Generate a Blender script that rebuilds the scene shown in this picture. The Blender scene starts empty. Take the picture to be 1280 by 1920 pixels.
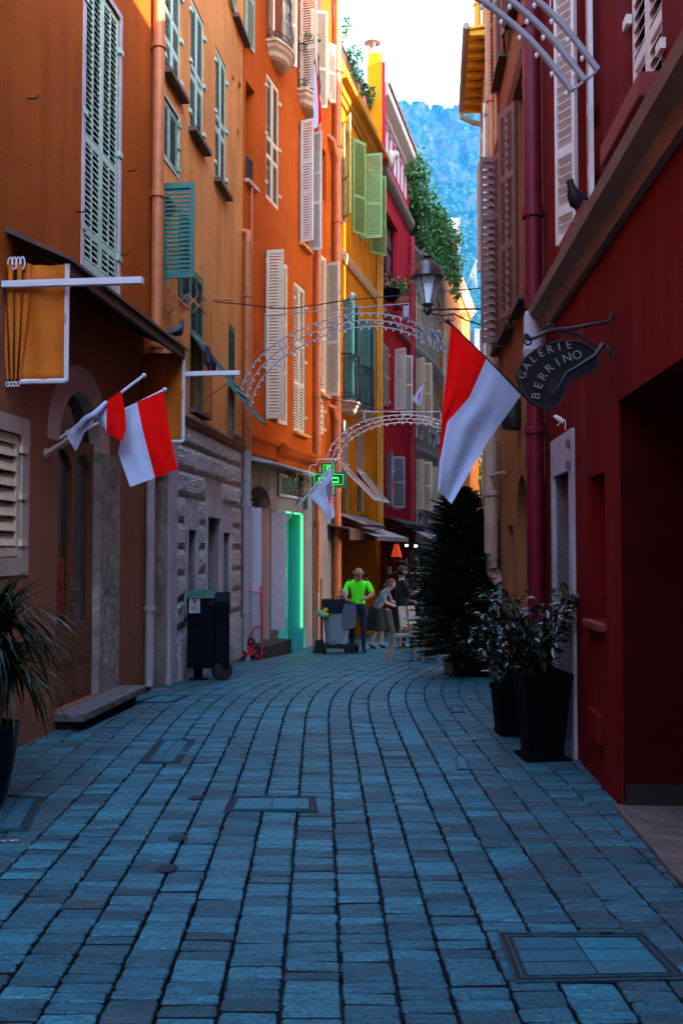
import bpy, bmesh, math, random
from mathutils import Vector, Matrix, noise
R = math.radians
rnd = random.Random(7)
scn = bpy.context.scene
col = scn.collection

# ------------------------------------------------------------------ camera
PITCH = math.atan(70/1800)
CAMZ = 1.7
cd = bpy.data.cameras.new("camera"); cam = bpy.data.objects.new("camera", cd); col.objects.link(cam)
cam.location = (0, 0, CAMZ); cam.rotation_euler = (math.pi/2+PITCH, 0, 0)
cd.sensor_fit = 'VERTICAL'; cd.sensor_height = 36; cd.sensor_width = 24; cd.lens = 36*1800/1920
cd.clip_start = .05; cd.clip_end = 9000
scn.camera = cam
FWD = Vector((0, math.cos(PITCH), math.sin(PITCH))); UPV = Vector((0, -math.sin(PITCH), math.cos(PITCH)))
C0 = Vector((0, 0, CAMZ))
def ray(px, py): return Vector((1,0,0))*((px-640)/1800) + UPV*((960-py)/1800) + FWD
def at(px, py, Y):
    d = ray(px, py); return C0 + d*(Y/d.y)

# ------------------------------------------------------------------ light
SUN_EL, SUN_AZ = R(29), math.atan2(.82, -.57)       # from the right, behind the camera
w = bpy.data.worlds.new("World"); scn.world = w; w.use_nodes = True
nt = w.node_tree; bg = nt.nodes['Background']
sky = nt.nodes.new('ShaderNodeTexSky'); sky.sky_type = 'NISHITA'; sky.sun_disc = False
sky.sun_elevation = SUN_EL; sky.sun_rotation = SUN_AZ; sky.air_density = 1.0; sky.dust_density = 1.2; sky.ozone_density = 1.5
nt.links.new(sky.outputs[0], bg.inputs[0]); bg.inputs[1].default_value = .15
sd = bpy.data.lights.new("sun", 'SUN'); sun = bpy.data.objects.new("sun", sd); col.objects.link(sun)
sd.energy = 2.0; sd.angle = R(.5); sd.color = (1, .93, .82)
tosun = Vector((math.sin(SUN_AZ)*math.cos(SUN_EL), math.cos(SUN_AZ)*math.cos(SUN_EL), math.sin(SUN_EL)))
sun.rotation_euler = tosun.to_track_quat('Z', 'Y').to_euler(); sun.location = (20, -20, 40)
scn.view_settings.view_transform = 'Standard'; scn.view_settings.look = 'None'
scn.view_settings.exposure = 4.0; scn.view_settings.gamma = 1
scn.render.engine = 'CYCLES'
scn.cycles.use_denoising = True
scn.cycles.max_bounces = 6; scn.cycles.diffuse_bounces = 4; scn.cycles.glossy_bounces = 3
scn.cycles.transmission_bounces = 4; scn.cycles.transparent_max_bounces = 6; scn.cycles.volume_bounces = 0
scn.cycles.sample_clamp_indirect = 4

# ------------------------------------------------------------------ materials
MATS = {}
def new_mat(name):
    m = bpy.data.materials.new(name); m.use_nodes = True
    return m, m.node_tree, m.node_tree.nodes['Principled BSDF']
def ramp(nt, src, stops):
    r = nt.nodes.new('ShaderNodeValToRGB'); el = r.color_ramp.elements
    while len(el) < len(stops): el.new(.5)
    for e, (p, c) in zip(el, stops): e.position = p; e.color = (*c, 1) if len(c) == 3 else c
    nt.links.new(src, r.inputs[0]); return r.outputs[0]
def tex(nt, kind, scale, vec, **kw):
    n = nt.nodes.new(kind); n.inputs['Scale'].default_value = scale
    for k, v in kw.items():
        if k in n.inputs: n.inputs[k].default_value = v
        else: setattr(n, k, v)
    nt.links.new(vec, n.inputs['Vector']); return n
def coords(nt, scale=(1,1,1), rot=(0,0,0)):
    tc = nt.nodes.new('ShaderNodeTexCoord'); mp = nt.nodes.new('ShaderNodeMapping')
    mp.inputs['Scale'].default_value = scale; mp.inputs['Rotation'].default_value = rot
    nt.links.new(tc.outputs['Object'], mp.inputs['Vector']); return mp.outputs[0]
def sc3(c, f): return tuple(min(1, x*f) for x in c)
def mixf(nt, fac, a, b, blend='MIX'):
    m = nt.nodes.new('ShaderNodeMix'); m.data_type = 'RGBA'; m.blend_type = blend
    if isinstance(fac, (int, float)): m.inputs[0].default_value = fac
    else: nt.links.new(fac, m.inputs[0])
    for i, v in ((6, a), (7, b)):
        if isinstance(v, tuple): m.inputs[i].default_value = (*v[:3], 1)
        else: nt.links.new(v, m.inputs[i])
    return m.outputs[2]
def bump(nt, p, h, strength, dist=.02):
    b = nt.nodes.new('ShaderNodeBump'); b.inputs['Strength'].default_value = strength; b.inputs['Distance'].default_value = dist
    nt.links.new(h, b.inputs['Height']); nt.links.new(b.outputs[0], p.inputs['Normal'])
def M(name, c, rough=.6, var=.12, scale=6, metal=0, spec=.4, bmp=0, bscale=60, emit=None, estr=0, coat=0):
    """plain painted / solid surface with slight mottling"""
    if name in MATS: return MATS[name]
    m, nt, p = new_mat(name)
    v = coords(nt)
    n = tex(nt, 'ShaderNodeTexNoise', scale, v, Detail=6.0, Roughness=.65)
    nt.links.new(ramp(nt, n.outputs[0], [(.3, sc3(c, 1-var)), (.7, sc3(c, 1+var))]), p.inputs['Base Color'])
    p.inputs['Roughness'].default_value = rough; p.inputs['Metallic'].default_value = metal
    p.inputs['Specular IOR Level'].default_value = spec; p.inputs['Coat Weight'].default_value = coat
    if bmp:
        b = tex(nt, 'ShaderNodeTexNoise', bscale, v, Detail=4.0); bump(nt, p, b.outputs[0], bmp, .01)
    if emit:
        p.inputs['Emission Color'].default_value = (*emit, 1); p.inputs['Emission Strength'].default_value = estr
    MATS[name] = m; return m
def stucco(name, c, stain=None, wear=.35, rough=.85, bmp=.35):
    """limewashed render: broad blotches, vertical rain streaks, fine grain"""
    if name in MATS: return MATS[name]
    m, nt, p = new_mat(name)
    v = coords(nt); vs = coords(nt, (2.2, 2.2, .22))
    a = tex(nt, 'ShaderNodeTexNoise', .9, v, Detail=8.0, Roughness=.62)
    s = tex(nt, 'ShaderNodeTexNoise', 1.6, vs, Detail=7.0, Roughness=.6)
    f = tex(nt, 'ShaderNodeTexNoise', 26, v, Detail=5.0, Roughness=.7)
    base = ramp(nt, a.outputs[0], [(.25, sc3(c, .74)), (.5, c), (.78, sc3(c, 1.2))])
    st = stain or sc3(c, .55)
    k = ramp(nt, s.outputs[0], [(.48, (0,0,0)), (.72, (wear,)*3)])
    c1 = mixf(nt, k, base, st)
    g = ramp(nt, f.outputs[0], [(.3, (.82,)*3), (.7, (1.1,)*3)])
    nt.links.new(mixf(nt, .7, c1, g, 'MULTIPLY'), p.inputs['Base Color'])
    p.inputs['Roughness'].default_value = rough; p.inputs['Specular IOR Level'].default_value = .05
    bump(nt, p, f.outputs[0], bmp, .012)
    MATS[name] = m; return m
def rockmat(name, c, scale=9, bmp=1.0, rough=.9, contrast=.5):
    if name in MATS: return MATS[name]
    m, nt, p = new_mat(name); v = coords(nt)
    n = tex(nt, 'ShaderNodeTexNoise', scale, v, Detail=9.0, Roughness=.7, Distortion=.6)
    vo = tex(nt, 'ShaderNodeTexVoronoi', scale*2.2, v)
    nt.links.new(ramp(nt, n.outputs[0], [(.3, sc3(c, 1-contrast)), (.55, c), (.75, sc3(c, 1+contrast))]), p.inputs['Base Color'])
    mx = nt.nodes.new('ShaderNodeMath'); mx.operation = 'ADD'
    nt.links.new(n.outputs[0], mx.inputs[0]); nt.links.new(vo.outputs[0], mx.inputs[1])
    bump(nt, p, mx.outputs[0], bmp, .05); p.inputs['Roughness'].default_value = rough; p.inputs['Specular IOR Level'].default_value = .2
    MATS[name] = m; return m
def leafmat(name, c, c2, rough=.4, spec=.5, trans=.15):
    if name in MATS: return MATS[name]
    m, nt, p = new_mat(name); v = coords(nt)
    n = tex(nt, 'ShaderNodeTexNoise', 5, v, Detail=4.0, Roughness=.8)
    nt.links.new(ramp(nt, n.outputs[0], [(.35, c), (.65, c2)]), p.inputs['Base Color'])
    p.inputs['Roughness'].default_value = rough; p.inputs['Specular IOR Level'].default_value = spec
    MATS[name] = m; return m
def glassmat(name, tint=(.02,.025,.03), rough=.08):
    if name in MATS: return MATS[name]
    m, nt, p = new_mat(name); v = coords(nt)
    n = tex(nt, 'ShaderNodeTexNoise', 1.3, v, Detail=2.0)
    nt.links.new(ramp(nt, n.outputs[0], [(.3, sc3(tint, .6)), (.7, sc3(tint, 1.5))]), p.inputs['Base Color'])
    p.inputs['Roughness'].default_value = rough; p.inputs['Specular IOR Level'].default_value = .6
    bump(nt, p, n.outputs[0], .03, .02)
    MATS[name] = m; return m

# ------------------------------------------------------------------ frames and mesh builder
Z = Vector((0, 0, 1))
class Fr:
    """local frame: u along ex, n along en, z up"""
    def __init__(s, o, ex, en, ez=Z): s.o, s.ex, s.en, s.ez = Vector(o), Vector(ex).normalized(), Vector(en).normalized(), Vector(ez).normalized()
    def P(s, u, n, z): return s.o + s.ex*u + s.en*n + s.ez*z
    def hit(s, px, py, n=0.0):
        d = ray(px, py); t = (n - s.en.dot(C0 - s.o))/s.en.dot(d); p = C0 + d*t - s.o
        return p.dot(s.ex), p.dot(s.ez)
    def sub(s, u, n, z, ang=0.0):
        """frame at a point, turned about the vertical by ang from +u towards +n"""
        return Fr(s.P(u, n, z), s.ex*math.cos(ang)+s.en*math.sin(ang), s.en*math.cos(ang)-s.ex*math.sin(ang), s.ez)
W0 = Fr((0,0,0), (1,0,0), (0,1,0))
BASE = {}
class MB:
    def __init__(s): s.v, s.f, s.m, s.cur, s.c = [], [], [], 0, {}
    def use(s, i): s.cur = i; return s
    def add(s, vs, fs):
        k = len(s.v); s.v += [Vector(x) for x in vs]
        for f in fs: s.f.append([k+i for i in f]); s.m.append(s.cur)
        return s
    def quad(s, a, b, c, d): return s.add([a,b,c,d], [(0,1,2,3)])
    def box(s, F, u0, u1, n0, n1, z0, z1):
        vs = [F.P(u,n,z) for z in (z0,z1) for n in (n0,n1) for u in (u0,u1)]
        return s.add(vs, [(0,1,3,2),(4,6,7,5),(0,4,5,1),(2,3,7,6),(0,2,6,4),(1,5,7,3)])
    def prism(s, pts, off):
        """closed outline pts (world), extruded by vector off"""
        n = len(pts); off = Vector(off)
        vs = [Vector(p) for p in pts] + [Vector(p)+off for p in pts]
        return s.add(vs, [tuple(range(n)), tuple(range(2*n-1, n-1, -1))] + [(i,(i+1)%n,n+(i+1)%n,n+i) for i in range(n)])
    def ring(s, pts, inner, off):
        """outline with a hole: strip between two equally long loops, extruded"""
        n = len(pts); off = Vector(off)
        vs = [Vector(p) for p in pts]+[Vector(p) for p in inner]+[Vector(p)+off for p in pts]+[Vector(p)+off for p in inner]
        fs = []
        for i in range(n):
            j = (i+1) % n
            fs += [(i,j,n+j,n+i), (2*n+i,3*n+i,3*n+j,2*n+j), (i,2*n+i,2*n+j,j), (n+i,n+j,3*n+j,3*n+i)]
        return s.add(vs, fs)
    def tube(s, pts, r, seg=8, caps=True):
        pts = [Vector(p) for p in pts]; n = len(pts); rs = r if isinstance(r, (list, tuple)) else [r]*n
        vs, prev = [], None
        for i, p in enumerate(pts):
            t = (pts[min(i+1,n-1)]-pts[max(i-1,0)]).normalized()
            if prev is None: a = t.orthogonal().normalized()
            else:
                a = prev - t*prev.dot(t); a = a.normalized() if a.length > 1e-6 else t.orthogonal().normalized()
            prev = a; b = t.cross(a)
            for k in range(seg):
                q = 2*math.pi*k/seg; vs.append(p + (a*math.cos(q)+b*math.sin(q))*rs[i])
        fs = [(i*seg+k, i*seg+(k+1)%seg, (i+1)*seg+(k+1)%seg, (i+1)*seg+k) for i in range(n-1) for k in range(seg)]
        if caps: fs += [tuple(range(seg-1,-1,-1)), tuple(range((n-1)*seg, n*seg))]
        return s.add(vs, fs)
    def lathe(s, o, prof, seg=16, ax=Z, sx=1.0, sy=1.0):
        """prof: list of (r, h) up the axis"""
        o = Vector(o); ax = Vector(ax).normalized()
        a = Vector((1,0,0)) if abs(ax.x) < .9 else Vector((0,1,0))
        a = (a - ax*a.dot(ax)).normalized(); b = ax.cross(a); n = len(prof)
        vs = [o + ax*h + (a*math.cos(2*math.pi*k/seg)*sx + b*math.sin(2*math.pi*k/seg)*sy)*max(r, 1e-4) for r, h in prof for k in range(seg)]
        fs = [(i*seg+k, i*seg+(k+1)%seg, (i+1)*seg+(k+1)%seg, (i+1)*seg+k) for i in range(n-1) for k in range(seg)]
        fs += [tuple(range(seg-1,-1,-1)), tuple(range((n-1)*seg, n*seg))]
        return s.add(vs, fs)
    def ball(s, o, rx, ry=None, rz=None, seg=12, rings=8):
        ry = ry or rx; rz = rz or rx; o = Vector(o)
        prof = [(math.sin(math.pi*i/rings), -math.cos(math.pi*i/rings)) for i in range(rings+1)]
        k = len(s.v); s.lathe((0,0,0), prof, seg)
        for i in range(k, len(s.v)):
            v = s.v[i]; s.v[i] = o + Vector((v.x*rx, v.y*ry, v.z*rz))
        return s
    def grid(s, fn, nu, nv):
        vs = [fn(i/nu, j/nv) for j in range(nv+1) for i in range(nu+1)]
        return s.add(vs, [(j*(nu+1)+i, j*(nu+1)+i+1, (j+1)*(nu+1)+i+1, (j+1)*(nu+1)+i) for j in range(nv) for i in range(nu)])
    def build(s, name, mats, parent=None, smooth=False, bevel=0.0, solid=0.0, base=None, recalc=True):
        if not isinstance(mats, (list, tuple)): mats = [mats]
        b0 = BASE[parent.name] if parent is not None else Vector(base if base is not None else (0,0,0))
        me = bpy.data.meshes.new(name)
        me.from_pydata([v-b0 for v in s.v], [], s.f); me.validate()
        if len(me.polygons) == len(s.m): me.polygons.foreach_set('material_index', s.m)
        for m in mats: me.materials.append(m)
        if recalc:
            bm = bmesh.new(); bm.from_mesh(me); bmesh.ops.recalc_face_normals(bm, faces=bm.faces); bm.to_mesh(me); bm.free()
        if smooth:
            me.polygons.foreach_set('use_smooth', [True]*len(me.polygons))
            if smooth != 'all': me.set_sharp_from_angle(angle=R(40))
        o = bpy.data.objects.new(name, me); col.objects.link(o)
        if parent is not None: o.parent = parent
        else: o.location = b0
        BASE[o.name] = b0
        if bevel:
            md = o.modifiers.new('bevel', 'BEVEL'); md.width = bevel; md.segments = 2; md.limit_method = 'ANGLE'; md.angle_limit = R(50)
        if solid:
            md = o.modifiers.new('solid', 'SOLIDIFY'); md.thickness = solid; md.offset = 0
        return o
def tag(o, label=None, cat=None, group=None, kind=None):
    for k, v in (('label',label),('category',cat),('group',group),('kind',kind)):
        if v: o[k] = v
    return o
def thing(name, loc, label, cat, group=None):
    o = bpy.data.objects.new(name, None); o.empty_display_size = .2; col.objects.link(o); o.location = loc
    BASE[o.name] = Vector(loc); return tag(o, label, cat, group)
def zg(Y):
    t = Y-11
    if t < -2: return 0.0
    return -.045*(t+2)**2/8 if t < 2 else -.045*t
def ground_at(px, py):
    """where the sight line through a pixel meets the sloping street"""
    d = ray(px, py); lo, hi = .5, 60
    for _ in range(60):
        m = (lo+hi)/2; p = C0+d*(m/d.y)
        if p.z > zg(m): lo = m
        else: hi = m
    return C0+d*(lo/d.y)
def smooth01(t): t = max(0, min(1, t)); return t*t*(3-2*t)
def fbm(p, o=4): return noise.fractal(Vector(p), 1.0, 2.0, o)
# ------------------------------------------------------------------ terrain, mountain, haze
def LX(Y): return -3.65 + .1056*Y           # left house line near the camera
def RX(Y): return 1.485 + .055*Y            # right house line
def terrain():
    mb = MB()
    ys = [-2000, -60, 0, 9, 10, 11, 12, 13, 20, 40, 70, 900, 6400]
    zs = [zg(min(y, 70))-.06 for y in ys]
    for i in range(len(ys)-1):
        mb.quad((-4000,ys[i],zs[i]),(5000,ys[i],zs[i]),(5000,ys[i+1],zs[i+1]),(-4000,ys[i+1],zs[i+1]))
    m = M('earth_and_mortar', (.012,.013,.017), .9, .4, 30, bmp=.4, bscale=120)
    tag(mb.build('ground', m), 'dark ground and mortar under the street paving', kind='structure')
terrain()
def bounce_paving():
    mb = MB().quad((-40,-62,-.045),(45,-62,-.045),(45,-2,-.045),(-40,-2,-.045))  # unseen sheet added to bounce sunlight into the street
    tag(mb.build('bounce_paving', stucco('pale_paving', (.12,.115,.11), rough=.7)), 'unseen pale paving added behind the street to bounce sunlight', kind='structure')
bounce_paving()

def cslope(Y): return -.022 + .29*smooth01((Y-9.0)/6.5)
CX = {}
def cpath(Y):
    """x of the paving's middle joint"""
    k = round(Y*20)
    if k not in CX:
        x, y = -.16, 0.0
        step = .05 if Y > 0 else -.05
        n = abs(k)
        for _ in range(n): x += cslope(y)*step; y += step
        CX[k] = x
    return CX[k]
XL = [(-10,-4.7),(17.45,-1.8),(23.71,-.198),(29.1,1.147),(34.56,2.457),(37.06,3.28),(41.1,4.3),(60,8.2)]
def xleft(Y):
    for (a, xa), (b, xb) in zip(XL, XL[1:]):
        if Y <= b: return xa+(xb-xa)*(Y-a)/(b-a)
    return 9
def xright(Y): return RX(Y) if Y < 15 else 2.31+(Y-15)*.6
def paving():
    r = random.Random(3)
    V, Fc, T, K = [], [], [], []
    t = -5.0; W = .216
    while t < 9:
        wcol = W*r.uniform(.93, 1.07)
        y = .9 + r.random()*.13
        while y < 44:
            L = r.uniform(.080, .112) if r.random() < .94 else r.uniform(.12, .15)
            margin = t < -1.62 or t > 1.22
            yc = y+L/2; xc = cpath(yc)+t+wcol/2
            if xleft(yc)-.12 < xc < xright(yc)+.5 and abs(xc) < .42*yc+.6 and not (xc > xright(yc)+.1 and 3.0 > yc) :
                gx = .0066 if not margin else .0045
                gy = .0074 if not margin else .0055
                hz = r.gauss(0, .0018); tx = r.gauss(0, .012); ty = r.gauss(0, .016)
                x0, x1 = -wcol/2+gx*r.uniform(.7,1.4), wcol/2-gx*r.uniform(.7,1.4)
                y0, y1 = -L/2+gy, L/2-gy
                k = len(V); sl = cslope(yc)
                def put(a, b, z, ins):
                    a2 = a - math.copysign(ins, a); b2 = b - math.copysign(ins, b)
                    yy = yc+b2
                    V.append((xc + a2 + sl*b2, yy, zg(yy)+z+hz+tx*a2+ty*b2))
                jit = [(r.gauss(0,.0028), r.gauss(0,.0022)) for _ in range(8)]
                # eight point outline with clipped, uneven corners
                cr = r.uniform(.004, .011)
                out = [(x0+cr,y0),(x1-cr,y0),(x1,y0+cr),(x1,y1-cr),(x1-cr,y1),(x0+cr,y1),(x0,y1-cr),(x0,y0+cr)]
                for (a,b),(ja,jb) in zip(out, jit): put(a+ja, b+jb, 0, .005)
                for (a,b),(ja,jb) in zip(out, jit): put(a+ja, b+jb, -.007, 0)
                for (a,b),(ja,jb) in zip(out, jit): put(a+ja, b+jb, -.04, 0)
                Fc.append(tuple(range(k, k+8)))
                for q in range(8):
                    q2 = (q+1) % 8
                    Fc.append((k+8+q, k+8+q2, k+q2, k+q)); Fc.append((k+16+q, k+16+q2, k+8+q2, k+8+q))
                tint = r.random(); kind = r.uniform(.6,1) if r.random() < (.03 if not margin else .25) else (r.uniform(.15,.6) if margin else 0.0)  # margin stones are browner, and darkened further to imitate shade along the edges
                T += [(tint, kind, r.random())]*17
            y += L
        t += wcol
    me = bpy.data.meshes.new('street_paving'); me.from_pydata(V, [], Fc)
    me.polygons.foreach_set('material_index', [0 if i % 17 == 0 or i % 2 == 1 else 1 for i in range(0)] or [(0 if (q % 17) == 0 or ((q % 17) % 2 == 1) else 1) for q in range(len(me.polygons))])
    at_ = me.color_attributes.new('stone', 'FLOAT_COLOR', 'CORNER')
    buf = []
    for p in me.polygons: buf += [*T[p.index], 1.0]*p.loop_total
    at_.data.foreach_set('color', buf)
    m, nt, p = new_mat('porphyry_setts')
    v = coords(nt); vd = coords(nt, (14, 60, 14), (0, 0, R(28)))
    ca = nt.nodes.new('ShaderNodeVertexColor'); ca.layer_name = 'stone'
    sp = nt.nodes.new('ShaderNodeSeparateColor'); nt.links.new(ca.outputs[0], sp.inputs[0])
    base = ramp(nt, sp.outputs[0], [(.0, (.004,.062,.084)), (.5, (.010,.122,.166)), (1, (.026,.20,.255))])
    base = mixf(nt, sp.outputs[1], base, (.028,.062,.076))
    off = nt.nodes.new('ShaderNodeVectorMath'); off.operation = 'MULTIPLY_ADD'
    nt.links.new(ca.outputs[0], off.inputs[0]); off.inputs[1].default_value = (40, 70, 90); nt.links.new(vd, off.inputs[2])
    g = tex(nt, 'ShaderNodeTexNoise', .55, off.outputs[0], Detail=7.0, Roughness=.72, Distortion=.9)
    f = tex(nt, 'ShaderNodeTexNoise', 48, v, Detail=6.0, Roughness=.7)
    big = tex(nt, 'ShaderNodeTexNoise', .7, v, Detail=5.0)
    gr = ramp(nt, g.outputs[0], [(.30, (.35,)*3), (.5, (.9,)*3), (.70, (1.7,)*3)])
    c = mixf(nt, .85, base, gr, 'MULTIPLY')
    c = mixf(nt, .75, c, ramp(nt, f.outputs[0], [(.36, (.22,)*3), (.64, (1.75,)*3)]), 'MULTIPLY')
    c = mixf(nt, .6, c, ramp(nt, big.outputs[0], [(.35, (.7,)*3), (.65, (1.2,)*3)]), 'MULTIPLY')
    nt.links.new(c, p.inputs['Base Color'])
    rg = ramp(nt, g.outputs[0], [(.3, (.55,)*3), (.7, (.3,)*3)]); nt.links.new(rg, p.inputs['Roughness'])
    p.inputs['Specular IOR Level'].default_value = .5
    mx = nt.nodes.new('ShaderNodeMath'); mx.operation = 'MULTIPLY_ADD'
    nt.links.new(f.outputs[0], mx.inputs[0]); mx.inputs[1].default_value = .7; nt.links.new(g.outputs[0], mx.inputs[2])
    bump(nt, p, mx.outputs[0], .9, .012)
    me.materials.append(m); me.materials.append(MATS['earth_and_mortar'])
    o = bpy.data.objects.new('street_paving', me); col.objects.link(o)
    tag(o, 'blue grey stone setts laid in curving rows along the street', kind='structure')
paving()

def mountain():
    xs = [-1400,-1000,-700,-450,-250,-120,-40] + [i*3.2 for i in range(0, 110)] + [360,400,460,560,700,900,1200,1500,1750]
    nv = 190
    V, Fc = [], []
    def prof(v):          # v 0..1 up the slope -> (Y, z)
        Y = 640 + 960*v
        z = 20 + 395*(v/.72)**1.15 if v < .72 else 415 + (v-.72)/.28*385
        return Y*2.6, z*2.6
    for j in range(nv+1):
        v = j/nv
        Y, z = prof(v)
        for x in xs:
            n1 = fbm((x*.008, v*6, 3), 5); n2 = fbm((x*.045, v*26, 9), 4); n3 = fbm((x*.16, v*95, 5), 3)
            cliff = smooth01((v-.7)/.12)
            zz = z*(1 + .05*n1*(v)) + n2*(7+10*cliff)*(.3+v) + n3*(3.6*(1-.5*cliff))
            zz = z + (zz-z)*1.0; top = 1950 + 2.4*(-3) + 2.4*( 9*fbm((x*.02, 0, 1), 5) + 5*math.copysign(1, fbm((x*.06, 2, 1), 2)))
            if x > 105: top -= 10 + 30*smooth01((x-105)/60)
            if x < -40 or x > 330: top -= min(260, (abs(x-150)-180)*.25)
            zz = min(zz, top)
            yy = Y + (n2*46 + n3*15)*(.5+.4*cliff)
            V.append((x*2.6, yy, zz))
    nx = len(xs)
    for j in range(nv):
        for i in range(nx-1): Fc.append((j*nx+i, j*nx+i+1, (j+1)*nx+i+1, (j+1)*nx+i))
    k = len(V)        # back slope
    for x in xs: V.append((x*2.6, 6200, 0))
    for i in range(nx-1): Fc.append((nv*nx+i, nv*nx+i+1, k+i+1, k+i))
    me = bpy.data.meshes.new('mountain'); me.from_pydata(V, [], Fc); me.update(); me.polygons.foreach_set('use_smooth', [True]*len(me.polygons))
    m, nt, p = new_mat('limestone_and_pines')
    tc = nt.nodes.new('ShaderNodeTexCoord'); v = tc.outputs['Object']
    sep = nt.nodes.new('ShaderNodeSeparateXYZ'); nt.links.new(v, sep.inputs[0])
    hz = nt.nodes.new('ShaderNodeMapRange'); hz.inputs[1].default_value = 850; hz.inputs[2].default_value = 1660; nt.links.new(sep.outputs[2], hz.inputs[0])
    n = tex(nt, 'ShaderNodeTexNoise', .013, v, Detail=9.0, Roughness=.72, Distortion=.5)
    ad = nt.nodes.new('ShaderNodeMath'); ad.operation = 'MULTIPLY_ADD'; nt.links.new(hz.outputs[0], ad.inputs[0]); ad.inputs[1].default_value = .2; nt.links.new(n.outputs[0], ad.inputs[2])
    rk = ramp(nt, ad.outputs[0], [(.655, (0,0,0)), (.70, (1,1,1))])
    tr = tex(nt, 'ShaderNodeTexVoronoi', .055, v); tr2 = tex(nt, 'ShaderNodeTexNoise', .02, v, Detail=6.0)
    trees = ramp(nt, tr.outputs[0], [(.15, (.016,.040,.022)), (.5, (.004,.013,.009)), (.85, (.001,.003,.003))])
    trees = mixf(nt, .6, trees, ramp(nt, tr2.outputs[0], [(.3, (.5,)*3), (.7, (1.6,)*3)]), 'MULTIPLY')
    rn = tex(nt, 'ShaderNodeTexNoise', .03, v, Detail=8.0, Roughness=.75)
    rock = ramp(nt, rn.outputs[0], [(.3, (.004,.006,.008)), (.5, (.012,.015,.019)), (.7, (.038,.042,.048))])
    nt.links.new(mixf(nt, rk, trees, rock), p.inputs['Base Color']); p.inputs['Roughness'].default_value = 1; p.inputs['Specular IOR Level'].default_value = 0
    me.materials.append(m)
    o = bpy.data.objects.new('mountain', me); col.objects.link(o)
    tag(o, 'steep limestone mountain with pine forest, blue with distance', kind='structure')
mountain()

def haze():
    mb = MB().box(W0, -4200, 5200, -2500, 6600, -4.5, 2120)
    m = bpy.data.materials.new('air'); m.use_nodes = True; nt = m.node_tree
    nt.nodes.clear(); out = nt.nodes.new('ShaderNodeOutputMaterial'); pv = nt.nodes.new('ShaderNodeVolumePrincipled')
    pv.inputs['Color'].default_value = (.05,.40,.88,1); pv.inputs['Density'].default_value = HAZE; pv.inputs['Anisotropy'].default_value = .0
    nt.links.new(pv.outputs[0], out.inputs['Volume'])
    tag(mb.build('haze', m), 'blue air between the street and the mountain', kind='stuff')
HAZE = .00004
haze()

def white_marks():
    m = M('white_streak', (.55,.58,.62), .6, .3, 30)  # white also stands in for a puddle's glint by the planters
    r = random.Random(4)
    for lab, line, w_ in (('white streak put in for a puddle glint in front of the planters', [(798,1391),(825,1389),(862,1388),(890,1386),(914,1388)], .022), ('short white paint streak at the left edge of the paving', [(-6,1577),(12,1579),(36,1577)], .03)):
        mb = MB()
        for a, b in zip(line, line[1:]):
            p, q = ground_at(*a), ground_at(*b)
            for k in range(6):
                if r.random() < .22: continue
                c, d = p.lerp(q, k/6), p.lerp(q, (k+.9)/6); h = w_*r.uniform(.3,1)
                mb.add([Vector((v.x+r.gauss(0,.004), v.y+s_*h/2, zg(v.y)+.0068)) for v, s_ in ((c,-1),(d,-1),(d,1),(c,1))], [(0,1,2,3)])
        o = mb.build('white_mark', m, base=ground_at(*line[0])); tag(o, lab, kind='structure')
white_marks()
# ------------------------------------------------------------------ house builder
class Facet:
    def __init__(s, p0, p1, side):
        p0, p1 = Vector((*p0, 0)), Vector((*p1, 0)); ex = (p1-p0).normalized()
        en = Vector((ex.y, -ex.x, 0)) if side == 'L' else Vector((-ex.y, ex.x, 0))
        s.F, s.L, s.op = Fr(p0, ex, en), (p1-p0).length, []
    def u(s, px, py=900): return s.F.hit(px, py)[0]
    def zat(s, u, py, n=0.0):
        p = s.F.P(u, n, 0); k = (960-py)/1800; c, q = math.cos(PITCH), math.sin(PITCH)
        return CAMZ + p.y*(k*c+q)/(c-k*q)
    def rect(s, xn, xf, yt, yb):
        """pixel box -> u0,u1,z0,z1 on the wall (yt, yb read at the near edge)"""
        ym = (max(yt, -80)+yb)/2; u0, u1 = s.u(xn, ym), s.u(xf, ym)
        return u0, u1, s.zat(u0, yb), s.zat(u0, yt)
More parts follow.
